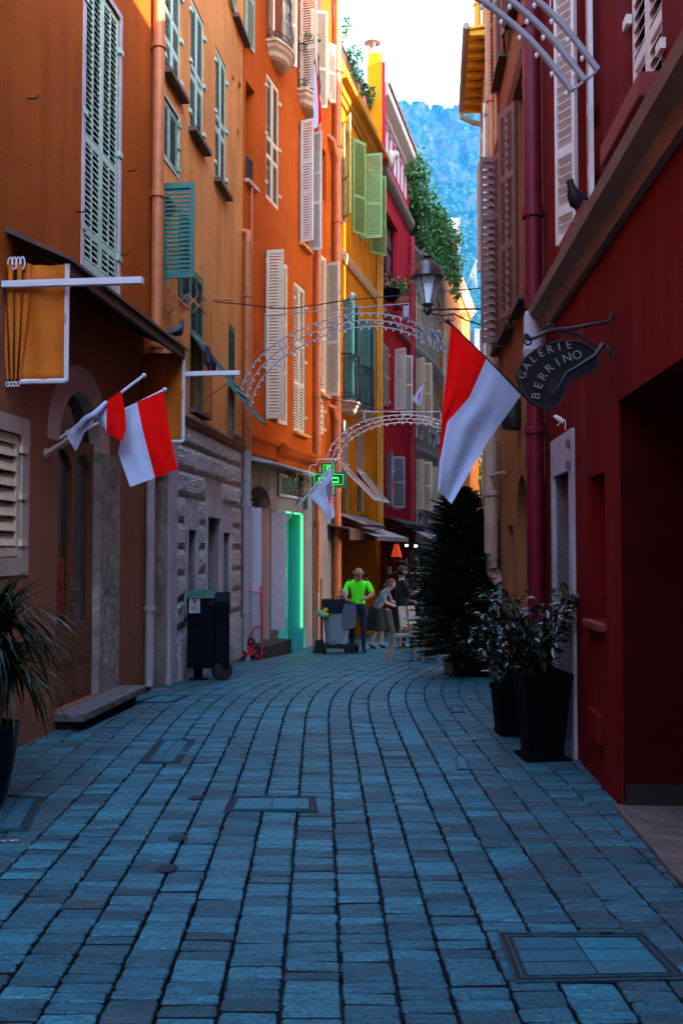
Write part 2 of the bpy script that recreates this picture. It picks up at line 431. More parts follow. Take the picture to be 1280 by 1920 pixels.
class House:
    def __init__(s, name, label, pts, side, ztop, mat, depth=7.0, zbot=-1.6, cat='house'):
        s.name = name; s.fac = [Facet(a, b, side) for a, b in zip(pts, pts[1:])]
        s.F, s.f = s.fac[0].F, s.fac[0]; s.ztop, s.zbot, s.mat, s.depth = ztop, zbot, mat, depth; s.split = None
        x, y = pts[0]
        s.root = thing(name, (x, y, zg(y)), label, cat)
    def wall(s):
        for f in s.fac:
            F, L = f.F, f.L; mb = MB()
            us = sorted({0, L, *[min(max(x,0),L) for o in f.op for x in o[:2]]}); zs = sorted({s.zbot, s.ztop, *([s.split[0]] if s.split else []), *[x for o in f.op for x in o[2:4]]})
            for a, b in zip(us, us[1:]):
                for c, d in zip(zs, zs[1:]):
                    um, zm = (a+b)/2, (c+d)/2
                    if b-a < 1e-5 or d-c < 1e-5 or any(o[0] < um < o[1] and o[2] < zm < o[3] for o in f.op): continue
                    mb.use(1 if s.split and zm < s.split[0] else 0).quad(F.P(a,0,c), F.P(b,0,c), F.P(b,0,d), F.P(a,0,d))
            for (a, b, c, d, t) in f.op:
                P = F.P; mb.use(1 if s.split and (c+d)/2 < s.split[0] else 0)
                mb.quad(P(a,0,c),P(a,0,d),P(a,-t,d),P(a,-t,c)); mb.quad(P(b,0,c),P(b,-t,c),P(b,-t,d),P(b,0,d))
                mb.quad(P(a,0,c),P(a,-t,c),P(b,-t,c),P(b,0,c)); mb.quad(P(a,0,d),P(b,0,d),P(b,-t,d),P(a,-t,d))
            e = .012; mb.use(0)
            D = s.depth
            for u in (e, L-e): mb.quad(F.P(u,0,s.zbot), F.P(u,-D,s.zbot), F.P(u,-D,s.ztop), F.P(u,0,s.ztop))
            mb.quad(F.P(0,-D,s.zbot), F.P(L,-D,s.zbot), F.P(L,-D,s.ztop), F.P(0,-D,s.ztop))
            mb.quad(F.P(0,0,s.ztop), F.P(L,0,s.ztop), F.P(L,-D,s.ztop), F.P(0,-D,s.ztop))
            mb.build('wall', [s.mat]+([s.split[1]] if s.split else []), s.root, recalc=False)
    def part(s, mb, name, mat, parent=None, **kw): return mb.build(name, mat, parent or s.root, **kw)

def leaf(F, u, n, z0, z1, w, ang, side, mat, parent, rails=(.5,), cols=1, pitch=.056, solidp=(), name='shutter', thick=.034):
    """louvred shutter leaf hinged at u; side +1 closes towards +u; ang opens outwards (degrees)"""
    a = R(ang)
    ex = F.ex*(side*math.cos(a)) + F.en*math.sin(a); en = F.en*math.cos(a) - F.ex*(side*math.sin(a))
    LF = Fr(F.P(u, n, 0), ex, en, F.ez); mb = MB(); t = thick/2; sw = min(.055, w*.14)
    mb.box(LF, 0, sw, -t, t, z0, z1); mb.box(LF, w-sw, w, -t, t, z0, z1)
    H = z1-z0; edges = [z0] + [z0+H*r for r in rails] + [z1]; rh = .075
    for i, e in enumerate(edges):
        lo, hi = (e, e+rh) if i == 0 else ((e-rh, e) if i == len(edges)-1 else (e-rh/2, e+rh/2))
        mb.box(LF, sw, w-sw, -t*.9, t*.9, lo, hi)
    cw = (w-2*sw)/cols
    for k in range(1, cols): mb.box(LF, sw+cw*k-.02, sw+cw*k+.02, -t*.95, t*.95, z0, z1)
    for i in range(len(edges)-1):
        lo = edges[i]+(rh if i == 0 else rh/2); hi = edges[i+1]-(rh if i == len(edges)-2 else rh/2)
        if i in solidp: mb.box(LF, sw, w-sw, -.008, .008, lo, hi); continue
        m = max(1, int((hi-lo)/pitch)); pz = (hi-lo)/m
        for j in range(m):
            zc = lo+(j+.5)*pz; d = .019; h = pz*.40; q = .008
            vs = [LF.P(uu, nn, zz) for uu in (sw-.004, w-sw+.004) for nn, zz in ((-d, zc+h), (d, zc-h), (d, zc-h+q), (-d, zc+h+q))]
            mb.add(vs, [(0,1,2,3),(7,6,5,4),(0,4,5,1),(1,5,6,2),(2,6,7,3),(3,7,4,0)])
    return mb.build(name, mat, parent)
def hardware(F, u, z0, z1, side, mat, parent, n=.0):
    for f in (.12, .5, .88):
        z = z0+(z1-z0)*f
        MB().box(F, u-.05, u+.05, n-.005, n+.03, z-.03, z+.03).build('hinge', mat, parent)
def flap(F, u0, u1, zh, h, tilt, mat, parent, cols=2):
    """lower shutter panel hinged along its top and propped outwards"""
    a = R(tilt); ez = Z*math.cos(a) - F.en*math.sin(a); en = F.en*math.cos(a) + Z*math.sin(a)
    LF = Fr(F.P(u0, .01, zh), F.ex, en, ez)
    o = leaf(LF, 0, 0, -h, 0, u1-u0, 0, 1, mat, parent, rails=(), cols=cols, name='propped_flap')
    mb = MB(); q = LF.P((u1-u0)/2, 0, -h*.75); mb.tube([q, F.P((u0+u1)/2, -.05, zh-h*.95)], .006, 5)
    mb.build('prop_rod', IRON, parent)
    return o

IRON = M('wrought_iron', (.012,.012,.014), .5, .3, 20, spec=.4)
def window(hs, f, box, sh=None, kind='closed', frame=None, surround=None, sill=None, ang=(0,0), rails=(.36,), cols=1, depth=.2, sw=.06, pitch=.056, glass=None, split=None, single=False, tint=None, wbar=True):
    """opening + window part with panes, shutters and sill as sub-parts"""
    u0, u1, z0, z1 = box; F = f.F; f.op.append((u0, u1, z0, z1, depth))
    fm = frame or PAINT_CREAM; mb = MB(); d = depth
    fr = .05
    for a, b, c, e in ((u0,u0+fr,z0,z1),(u1-fr,u1,z0,z1),(u0+fr,u1-fr,z0,z0+fr),(u0+fr,u1-fr,z1-fr,z1)): mb.box(F, a, b, -d+.002, -d+.05, c, e)
    if wbar:
        um = (u0+u1)/2; mb.box(F, um-.03, um+.03, -d+.002, -d+.048, z0+fr, z1-fr)
        for q in (1/3, 2/3): zq = z0+(z1-z0)*q; mb.box(F, u0+fr, um-.03, -d+.004, -d+.036, zq-.012, zq+.012); mb.box(F, um+.03, u1-fr, -d+.004, -d+.036, zq-.012, zq+.012)
    wn = mb.build('window', fm, hs.root)
    MB().quad(F.P(u0,-d,z0),F.P(u1,-d,z0),F.P(u1,-d,z1),F.P(u0,-d,z1)).build('pane', glass or GLASS, wn)
    if surround:
        s = MB(); k = sw
        for a, b, c, e in ((u0-k,u0,z0-k,z1+k),(u1,u1+k,z0-k,z1+k),(u0,u1,z1,z1+k),(u0,u1,z0-k,z0)): s.box(F, a, b, -.02, .014, c, e)
        s.build('surround', surround, wn)
    if sill:
        MB().box(F, u0-.08, u1+.08, -.05, .12, z0-.075-(sw if surround else 0), z0-.003-(sw if surround else 0)).build('sill', sill, wn, bevel=.008)
    if sh:
        wl = (u1-u0)/2
        if kind == 'closed':
            if single: leaf(F, u0+.004, -.03, z0+.01, z1-.008, u1-u0-.008, 0, 1, sh, wn, rails, cols, pitch)
            else:
                leaf(F, u0+.004, -.03, z0+.01, z1-.008, wl-.008, 0, 1, sh, wn, rails, cols, pitch)
                leaf(F, u1-.004, -.03, z0+.01, z1-.008, wl-.008, 0, -1, sh, wn, rails, cols, pitch)
            hardware(F, u0-.02, z0, z1, 1, sh, wn); hardware(F, u1+.02, z0, z1, 1, sh, wn)
        elif kind == 'open':
            if ang[0] is not None: leaf(F, u0-.01, .03, z0, z1, wl, ang[0], 1, sh, wn, rails, cols, pitch)
            if ang[1] is not None: leaf(F, u1+.01, .03, z0, z1, wl, ang[1], -1, sh, wn, rails, cols, pitch)
        elif kind == 'flap':
            zs = z0+(z1-z0)*split; e = .008
            leaf(F, u0+e, -.02, zs, z1-e, u1-u0-2*e, 0, 1, sh, wn, (), 2, pitch)
            for a, b in ((u0+e, u0+.05), (u1-.05, u1-e)): MB().box(F, a, b, -.05, -.005, z0, zs-.004).build('stile', sh, wn)
            flap(F, u0+.01, u1-.01, zs, zs-z0, ang[0], sh, wn)
    return wn
def drainpipe(hs, F, u, z0, z1, r, mat, n=None, foot=False, name='drainpipe', hopper=False):
    n = n or r*1.5; mb = MB(); mb.tube([F.P(u,n,z0), F.P(u,n,z1)], r, 12)
    z = z0+.9
    while z < z1-.3:
        mb.lathe(F.P(u,n,z), [(r*1.28,0),(r*1.28,.05),(r*1.12,.06),(r*1.12,.11)], 12); mb.box(F, u-.012, u+.012, 0, n, z+.02, z+.045)
        z += 1.9
    return mb.build(name, mat, hs.root, smooth=True)
def balcony(hs, f, u0, u1, zfloor, proj, hrail, stone, iron, bow=.0):
    F = f.F; mb = MB()
    def edge(k, p, inset=0):      # bowed front outline
        pts = []
        for i in range(k+1):
            t = i/k; pts.append((u0+inset+(u1-u0-2*inset)*t, p-inset*.6 + bow*math.sin(math.pi*t)))
        return pts
    layers = [(0.0,.0),(-.05,.0),(-.07,.05),(-.13,.07),(-.18,.14),(-.26,.17),(-.30,.26)]
    for (za, ia), (zb, ib) in zip(layers, layers[1:]):
        A, B = edge(10, proj, ia), edge(10, proj, max(ib, ia+1e-4))
        A = [(A[0][0], 0)]+A+[(A[-1][0], 0)]; B = [(B[0][0], 0)]+B+[(B[-1][0], 0)]
        n = len(A)
        vs = [F.P(u, p, zfloor+za) for u, p in A]+[F.P(u, p, zfloor+zb) for u, p in B]
        mb.add(vs, [tuple(range(n)), tuple(range(2*n-1, n-1, -1))]+[(i,(i+1)%n,n+(i+1)%n,n+i) for i in range(n)])
    b = mb.build('balcony', stone, hs.root)
    r = MB(); E = edge(14, proj-.05, .04); path = [(E[0][0], .01)]+E+[(E[-1][0], .01)]
    for z, rr in ((.08,.012),(.2,.008),(hrail-.14,.008),(hrail,.02)): r.tube([F.P(u,p,zfloor+z) for u,p in path], rr, 5)
    # bars with small scrolls
    L = 0
    for (a, pa), (c, pc) in zip(path, path[1:]):
        d = math.hypot(c-a, pc-pa); k = max(1, round(d/.1))
        for i in range(k):
            t = i/k; u, p = a+(c-a)*t, pa+(pc-pa)*t
            bulge = .05
            en = F.en if abs(c-a) > abs(pc-pa) else F.ex*(1 if a > (u0+u1)/2 else -1)
            q = [F.P(u,p,zfloor+z)+en*o for z, o in ((.06,0),(.2,bulge*.6),(.36,bulge),(.55,bulge*.4),(hrail-.14,0),(hrail,0))]
            r.tube(q, .008, 4, caps=False)
            if i % 2 == 0:
                cc = F.P(u,p,zfloor+hrail-.07); du = (F.ex*(c-a)+F.en*(pc-pa)).normalized()
                r.tube([cc+du*(.045*math.cos(th))+Z*(.05*math.sin(th)) for th in [k2*math.pi/4 for k2 in range(9)]], .006, 4, caps=False)
                cc = F.P(u,p,zfloor+.14); r.tube([cc+du*(.045*math.cos(th))+Z*(.05*math.sin(th)) for th in [k2*math.pi/4 for k2 in range(9)]], .006, 4, caps=False)
    r.build('railing', iron, b)
    return b
def molding(hs, F, u0, u1, z, prof, mat, name='cornice', parent=None, bottom=None):
    """prof: list of (n, dz) swept along u"""
    pts = [F.P(u0, n, z+dz) for n, dz in prof]
    mb = MB().prism(pts, F.ex*(u1-u0)); return mb.build(name, mat, parent or hs.root)

PAINT_CREAM = M('cream_paint', (.62,.55,.46), .55, .1, 8, bmp=.1)
PAINT_WHITE = M('white_paint', (.72,.70,.70), .5, .08, 8)
GLASS = glassmat('dark_pane')
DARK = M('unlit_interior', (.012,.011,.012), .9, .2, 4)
# ------------------------------------------------------------------ the houses (shells; features follow)
OR1 = stucco('orange_limewash', (.335,.072,.009), (.15,.030,.006), .5)
PE2 = stucco('peach_limewash', (.65,.26,.08), (.34,.12,.04), .55)
OR3 = stucco('deep_orange_limewash', (.44,.075,.007), (.27,.04,.006), .25)
YE4 = stucco('yellow_limewash', (.78,.27,.008), (.5,.16,.01), .22)
RE5 = stucco('crimson_limewash', (.55,.018,.04), (.3,.01,.025), .2)
GR6 = stucco('grey_beige_limewash', (.33,.29,.24), (.2,.17,.14), .3)
CR1 = stucco('dark_red_limewash', (.125,.005,.0045), (.18,.022,.018), .6)
BR2 = stucco('brown_orange_limewash', (.23,.065,.025), (.11,.035,.018), .35)
PI3 = stucco('pale_buff_limewash', (.5,.34,.22), (.3,.2,.14), .3)
OR7 = stucco('bright_orange_limewash', (.62,.17,.03), (.4,.1,.03), .25)
L1 = House('orange_house', 'tall orange house with arched brown door and yellow awning, nearest on the left', [(LX(-4),-4),(LX(12.05),12.05)], 'L', 9.4, OR1)
L2 = House('peach_house', 'peach house with rough grey stone ground floor and green louvred shutters', [(LX(12.06),12.06),(LX(17.4),17.4)], 'L', 12.4, PE2)
L3 = House('deep_orange_house', 'deep orange house with cream shutters, bowed iron balconies and pharmacy door', [(-1.8,17.45),(-.198,23.71)], 'L', 17.6, OR3)
L4 = House('yellow_house', 'bright yellow house with green shutters and a planted roof terrace', [(-.197,23.715),(1.147,29.1)], 'L', 14.25, YE4)
L5 = House('crimson_house', 'crimson house with glazed attic under a white eave', [(1.148,29.105),(2.457,34.56)], 'L', 15.75, RE5)
L6 = House('grey_house', 'grey beige house with a curved front, pale ledges and ivy on its roof', [(2.458,34.565),(3.28,37.06),(3.82,39.06),(4.22,41.06)], 'L', 12.5, GR6)
L7 = House('sunlit_orange_house', 'orange house catching sun behind the grey curved house', [(4.25,41.1),(7.25,54)], 'L', 15.5, OR7)
R1 = House('dark_red_house', 'dark red house with a stone belt course and black gateway, nearest on the right', [(RX(-4),-4),(RX(9.45),9.45)], 'R', 11.2, CR1)
R2 = House('brown_orange_house', 'shaded brown orange house with brown shutters, second on the right', [(RX(9.455),9.455),(RX(13.6),13.6)], 'R', 16.2, BR2)
R3 = House('buff_house', 'pale house with bright yellow tiled eave behind the brown shuttered house', [(2.28,13.65),(2.83,19.3)], 'R', 10.75, PI3)
R4 = House('shading_buff_house', 'unseen buff house added on the right to shade the bend', [(4.3,22.0),(8.6,45)], 'R', 19, PI3)  # hidden building added to keep sun off the houses at the bend
R5 = House('shading_low_house', 'unseen lower house added on the right to shade the far orange front', [(8.65,45.05),(11.4,60)], 'R', 14.5, PI3)  # hidden building added to shade the lower part of the far orange house
X1 = House('light_block_house', 'unseen house added behind the viewer to block light', [(-16,-14),(18,-14)], 'R', 11, stucco('dull_brown_limewash', (.20,.15,.12)))  # out of view, added to cut the light from behind the camera
HOUSES = [X1, R5,L1,L2,L3,L4,L5,L6,L7,R1,R2,R3,R4]
# ------------------------------------------------------------------ orange house (nearest left)
SAND = rockmat('weathered_sandstone', (.32,.25,.205), 3.5, .5)
PINKST = stucco('pinkish_dressed_stone', (.50,.35,.29), rough=.8, bmp=.2)
LILAC = stucco('pale_lilac_stone', (.47,.41,.43), rough=.8, bmp=.2)
TRIM = M('brown_roof_boards', (.10,.05,.035), .7, .3, 12)
WOOD = M('brown_door_wood', (.16,.045,.016), .45, .35, 7, bmp=.2, bscale=30)
SH_PALE = M('pale_green_shutter_paint', (.36,.50,.40), .5, .14, 9)
SH_GREEN = M('grey_green_shutter_paint', (.20,.34,.27), .5, .16, 9)
SH_TEAL = M('teal_shutter_paint', (.030,.135,.112), .5, .16, 9)
SH_CREAM = M('cream_shutter_paint', (.64,.49,.33), .5, .10, 9)
SH_LIME = M('lime_green_shutter_paint', (.25,.41,.13), .5, .12, 9)
SH_WHITE = M('white_shutter_paint', (.60,.53,.46), .5, .12, 9)
SH_GREY = M('grey_shutter_paint', (.25,.25,.28), .5, .14, 9)
SH_BROWN = M('dusty_brown_shutter_paint', (.15,.055,.04), .55, .2, 9)
PIPE_OR = M('orange_pipe_paint', (.42,.12,.035), .5, .2, 5)
PIPE_GREY = M('pale_grey_pipe_paint', (.36,.31,.32), .5, .2, 5)
F1, f1 = L1.F, L1.f
def ud(d): return (d+4)*math.sqrt(1+.1056**2)
L1.split = (3.95, stucco('brownish_pink_plaster', (.30,.115,.062), (.16,.06,.035), .5))
L2PLAIN = stucco('grey_lilac_plaster', (.44,.38,.38), (.2,.17,.17))
L1W = f1.rect(159, 223, -67, 495)
window(L1, f1, L1W, SH_PALE, 'closed', surround=LILAC, rails=(.12,.43), cols=2, depth=.16, sw=.07, pitch=.062)
wl = f1.u(-60, 900), f1.u(39, 930), 1.63, 2.69
window(L1, f1, wl, SH_CREAM, 'closed', surround=PINKST, sw=.15, single=True, rails=(), pitch=.115, depth=.15)
# arched doorway
du0, du1 = f1.u(108, 1050), f1.u(186, 1050); dz = 3.28; um = (du0+du1)/2; rad = (du1-du0)/2; zs = dz-rad
f1.op.append((du0, du1, .17, dz+.01, .15))
mb = MB(); k = 20
arc = lambda r, n: [F1.P(um - r*math.cos(math.pi*i/k), n, zs + r*math.sin(math.pi*i/k)) for i in range(k+1)]
A, B = arc(rad+.27, .012), arc(rad, .012)
for i in range(k):
    mb.quad(A[i], A[i+1], B[i+1], B[i])
    mb.quad(B[i], B[i+1], B[i+1]-F1.en*.14, B[i]-F1.en*.14); mb.quad(A[i], A[i+1], A[i+1]-F1.en*.012, A[i]-F1.en*.012)
mb.build('arch_surround', PINKST, L1.root)
mb = MB(); mb.box(F1, du1+.003, f1.u(222, 1100), 0, .014, 0, zs); mb.box(F1, du1-.004, du1+.003, -.135, .014, .17, zs)
mb.build('door_jamb', SAND, L1.root)
d = MB(); n0, n1 = -.13, -.07
for a, b, c, e in ((du0,du0+.07,.17,zs),(du1-.07,du1,.17,zs),(um-.05,um+.05,.17,zs),(du0+.07,um-.05,.17,.95),(um+.05,du1-.07,.17,.95),(du0,du1,zs,zs+.09)): d.box(F1, a, b, n0, n1, c, e)
for a, b in ((du0+.07,um-.05),(um+.05,du1-.07)):
    for c, e in ((.25,.5),(.58,.86)): d.box(F1, a+.05, b-.05, n1, n1+.018, c, e)
    r2 = (b-a)/2; cz = zs-r2-.04; pts = [(a,zs),(b,zs)]+[((a+b)/2+r2*math.cos(t), cz+r2*math.sin(t)) for t in [i*math.pi/10 for i in range(11)]]
    top = [F1.P(x, n0+.01, z) for x, z in [(b, cz)]+[((a+b)/2+r2*math.cos(t), cz+r2*math.sin(t)) for t in [i*math.pi/10 for i in range(1,10)]]+[(a, cz),(a, zs),(b, zs)]]
    d.prism(top, F1.en*.045)
dr = d.build('door', WOOD, L1.root)
MB().quad(F1.P(du0,-.122,.9),F1.P(du1,-.122,.9),F1.P(du1,-.122,zs),F1.P(du0,-.122,zs)).build('door_pane', glassmat('shop_door_glass', (.05,.055,.055)), dr)
MB().prism([F1.P(um-rad*math.cos(math.pi*i/k), -.115, zs+.09+ (rad-.09)*math.sin(math.pi*i/k)) for i in range(k+1)], F1.en*-.02).build('fanlight', GLASS, dr)
mb = MB(); mb.tube([F1.P(um-.02,-.06,1.15),F1.P(um-.02,-.01,1.15),F1.P(um-.02,-.01,1.3),F1.P(um-.02,-.06,1.3)], .01, 6); mb.build('handle', M('dull_brass', (.4,.26,.1), .35, .2, 10, metal=1), dr)
po = MB().box(F1, du0+.12, du0+.31, -.066, -.062, 1.06, 1.62).build('poster', M('red_poster', (.38,.02,.015), .5, .1, 9), dr)
mb = MB(); F = F1
for i, z in enumerate((1.54, 1.48, 1.2, 1.16)): mb.box(F, du0+.15, du0+.28-.02*(i%2), -.062, -.06, z-.012, z+.008)
mb.ball(F.P(du0+.215,-.062,1.35), .03, .004, .075, 8, 6)
mb.build('poster_print', M('dark_print', (.10,.01,.012), .6), dr)
st = MB(); ua, ub = f1.u(100, 1330), f1.u(226, 1300)
st.box(F1, ua, ub, 0, .30, .085, .17); st.build('door_step', rockmat('worn_step_stone', (.13,.11,.11), 6, .4, .55, .3), L1.root, bevel=.015)
MB().box(F1, ua+.08, ub-.04, 0, .2, -.1, .083).build('step_base', DARK, L1.root)
drainpipe(L1, F1, f1.u(269,1100), .05, 2.75, .055, PIPE_GREY)
drainpipe(L1, F1, f1.u(282,300), 3.3, 9.3, .075, PIPE_OR, n=.1)
mb = MB()
for z, h in ((0,.42),(.43,.3),(.75,.36),(1.13,.3),(1.45,.4),(1.87,.32),(2.21,.35)): mb.box(F1, f1.u(272,1100), L1.f.L-.012, 0, .035, z, z+h-.02)
mb.build('corner_stones', SAND, L1.root, bevel=.012)
for x, y in ((52,185),(240,321),(143,398),(225,478)):
    u, z = F1.hit(x, y); MB().tube([F1.P(u,0,z),F1.P(u,.09,z),F1.P(u,.1,z+.03)], .009, 5).build('wall_hook', IRON, L1.root)
# flag bracket
u, z = F1.hit(86, 850); mb = MB(); mb.lathe(F1.P(u,0,z), [(.05,0),(.05,.02)], 10, F1.en)
for q in (-.02, .05): mb.tube([F1.P(u+q,.01,z),F1.P(u+.12+q,.22,z+.16)], .02, 8)
mb.build('flag_holder', PINKST, L1.root, smooth=True)

# yellow box awning
a0, a1, pj, zf, zw = ud(8.0), ud(11.6), .52, 4.1, 4.36
aw = thing('awning', F1.P(a0, 0, 3.1), 'yellow box awning with white edged side curtains above the arched brown door', 'awning')
mb = MB(); q = Fr(F1.P(0,0,0), F1.ex, F1.en)
sl = [F1.P(a0-.06,0,zw),F1.P(a0-.06,pj+.05,zf),F1.P(a0-.06,pj+.05,zf+.03),F1.P(a0-.06,0,zw+.05)]
mb.prism(sl, F1.ex*(a1-a0+.12)); mb.build('awning_roof', TRIM, aw)
mb = MB()
for i in range(4):
    u = a0+.3+(a1-a0-.6)*i/3; mb.prism([F1.P(u,0,zw-.01),F1.P(u,pj,zf-.01),F1.P(u,pj,zf-.06),F1.P(u,0,zw-.09)], F1.ex*.05)
mb.box(F1, a0, a1, pj-.03, pj+.02, zf-.1, zf-.004); mb.build('rafter', TRIM, aw)
YCL = M('yellow_awning_cloth', (.55,.13,.001), .8, .12, 5, bmp=.15, bscale=14)
WTR = M('white_webbing', (.66,.63,.64), .6, .08, 9)
def curtain(u, na, nb, za, zb):
    def fn(s, t):
        return F1.P(u + .016*math.sin(s*9+t*2) - .008*math.cos(t*7+s*3)+.012*math.sin(s*4-t*11)*t, na+(nb-na)*s, za+(zb-za)*t)
    c = MB().grid(fn, 14, 14).build('side_curtain', YCL, aw, smooth=True, solid=.006)
    e = MB()
    for pts in ([(na,za),(nb,za)],[(nb,za),(nb,zb)]): e.tube([F1.P(u-.004,n,z) for n,z in pts], .022, 6)
    e.build('edging', WTR, c)
curtain(a0, .13, pj, 3.1, zf-.02); curtain(a1, .0, pj, 3.0, zf-.02)
mb = MB()
for i in range(4):                                     # gathered folds with eyelets
    n = .02+.035*i
    mb.lathe(F1.P(a0-.02, n, 3.12), [(.008,0),(.012,.15),(.022,.45),(.034,.75),(.02,.85),(.026,.97)], 8, Z+F1.en*(-.05*(1.5-i)))
mb.build('gathered_curtain', YCL, aw, smooth=True)
for i in range(4):
    mb = MB(); c = F1.P(a0-.02, .03+.035*i, zf+.0); mb.tube([c+F1.en*(.022*math.cos(t))+Z*(.05*math.sin(t)) for t in [j*math.pi/6 for j in range(13)]], .008, 5)
    mb.build('curtain_ring', WTR, aw); mb = MB(); c = F1.P(a0-.02, .02+.03*i, 3.08); mb.tube([c+F1.en*(.015*math.cos(t))+Z*(.02*math.sin(t)) for t in [j*math.pi/4 for j in range(9)]], .006, 5)
    mb.build('curtain_ring', WTR, aw)
for u, z in ((a0-.09, 3.9), (a1+.06, 3.83)): MB().box(F1, u-.03, u+.03, 0, 1.2, z-.028, z+.028).build('arm', M('white_metal_bar', (.66,.64,.67), .4, .05, 9), aw, bevel=.004)

# ------------------------------------------------------------------ peach house
F2, f2 = L2.F, L2.f
zl = f2.zat(f2.u(335,780), 782); L2.split = (zl, L2PLAIN)
A_ = f2.rect(309, 339, -90, 130)
window(L2, f2, A_, SH_PALE, 'closed', frame=SH_GREEN, sill=TRIM, rails=(.3,.55))
window(L2, f2, f2.rect(303, 334, 172, 288), SH_GREEN, 'closed', surround=SH_PALE, sw=.03, rails=())
window(L2, f2, f2.rect(357, 382, -10, 240), SH_PALE, 'closed', frame=SH_GREEN, sill=TRIM, rails=(.42,.5))
window(L2, f2, f2.rect(404, 424, 84, 335), SH_PALE, 'closed', frame=SH_GREEN, sill=TRIM, rails=(.4,.5))
window(L2, f2, f2.rect(438, 458, -240, 28), SH_GREEN, 'open', frame=SH_GREEN, sill=TRIM, ang=(176,172))
tb = f2.rect(299, 334, 345, 523)
window(L2, f2, tb, SH_TEAL, 'open', frame=SH_GREEN, ang=(90,178), rails=(), pitch=.055)
window(L2, f2, f2.rect(357, 381, 500, 765), SH_TEAL, 'flap', frame=SH_TEAL, split=.53, ang=(38,), sill=TRIM)
window(L2, f2, f2.rect(428, 441, 605, 812), SH_TEAL, 'flap', frame=SH_TEAL, split=.44, ang=(41,), sill=TRIM)
f2.op += [(*f2.rect(435,439,140,160), .12), (*f2.rect(444,448,240,395), .1), (*f2.rect(447,452,150,205), .06)]
mb = MB()
for b in (f2.rect(435,439,140,160), f2.rect(444,448,240,395), f2.rect(447,452,150,205)): mb.box(F2, b[0], b[1], -.13, -.055, b[2], b[3])
mb.build('blind_niche', PE2, L2.root)
mb = MB()                                              # folding drying rack under the teal shutter
rk = M('orange_painted_wood', (.33,.10,.035), .6, .2, 9); u0 = tb[0]+.1; z0 = tb[2]-.28
for s_ in (0, .55):
    u = u0+s_*.5
    for i in range(3):
        a, b = .03+i*.16, .03+(i+1)*.16
        mb.tube([F2.P(u,a,z0-.08),F2.P(u,b,z0+.1)], .012, 4); mb.tube([F2.P(u,a,z0+.1),F2.P(u,b,z0-.08)], .012, 4)
for n, z in ((.03,-.08),(.19,.1),(.35,-.08),(.51,.1),(.51,-.08),(.27,.01)): mb.tube([F2.P(u0-.05,n,z0+z),F2.P(u0+.35,n,z0+z)], .009, 4)
mb.build('drying_rack', rk, L2.root)
molding(L2, F2, f2.u(313,900), L2.f.L-.01, zl, [(0,-.06),(.05,-.06),(.08,0),(.1,.02),(.1,.07),(.06,.1),(0,.12)], stucco('ledge_stone', (.33,.17,.10)), 'string_course')
# passage recess, pilaster
ru = (f2.u(285,1100), f2.u(313,1100)); f2.op.append((ru[0], ru[1], -.4, 2.85, .6))
MB().box(F2, ru[0], ru[1], -.62, -.58, -.4, 2.85).build('passage_door', WOOD, L2.root)
MB().box(F2, ru[1]-.012, ru[1]-.002, -.58, -.002, -.4, 2.85).build('passage_jamb', SAND, L2.root)
MB().box(F2, ru[1], f2.u(326,1100), 0, .05, -.4, zl-.065).build('pilaster', LILAC, L2.root, bevel=.01)
# small openings and rusticated facing
ops = [(f2.u(350,1050), f2.u(366,1050), .85, 1.98), (f2.u(387,1050), f2.u(410,1050), -.4, 2.2), (f2.u(416,1050), f2.u(429,1050), .85, 1.98)]
for i, o in enumerate(ops):
    f2.op.append((*o, .28)); mb = MB(); s = .11
    for a, b, c, e in ((o[0]-s,o[0],o[2]-(.1 if i != 1 else 0),o[3]+.3),(o[1],o[1]+s,o[2]-(.1 if i != 1 else 0),o[3]+.3),(o[0],o[1],o[3],o[3]+.3)): mb.box(F2, a, b, -.27, .03, c, e)
    if i != 1: mb.box(F2, o[0]-.01, o[1]+.01, -.2, .05, o[2]-.1, o[2])
    wn = mb.build('window_surround' if i != 1 else 'door_surround', LILAC, L2.root)
    if i == 1: MB().box(F2, o[0], o[1], -.3, -.24, -.4, o[3]).build('door', LILAC, L2.root)
    else:
        MB().quad(F2.P(o[0],-.26,o[2]),F2.P(o[1],-.26,o[2]),F2.P(o[1],-.26,o[3]),F2.P(o[0],-.26,o[3])).build('pane', DARK, wn)
        g = MB()
        for q in range(1,4): g.tube([F2.P(o[0],-.1,o[2]+(o[3]-o[2])*q/4),F2.P(o[1],-.1,o[2]+(o[3]-o[2])*q/4)], .009, 5)
        g.build('window_bar', IRON, wn)
RUST = rockmat('rusticated_grey_stone', (.62,.56,.55), 16, 1.0, .9, .45)
mb = MB(); bands = [(-.4,.62)]+[(.62+.365*i, .62+.365*(i+1)) for i in range(8)]
ua, ub = f2.u(326,1100)+.01, L2.f.L-.15; rr = random.Random(5)
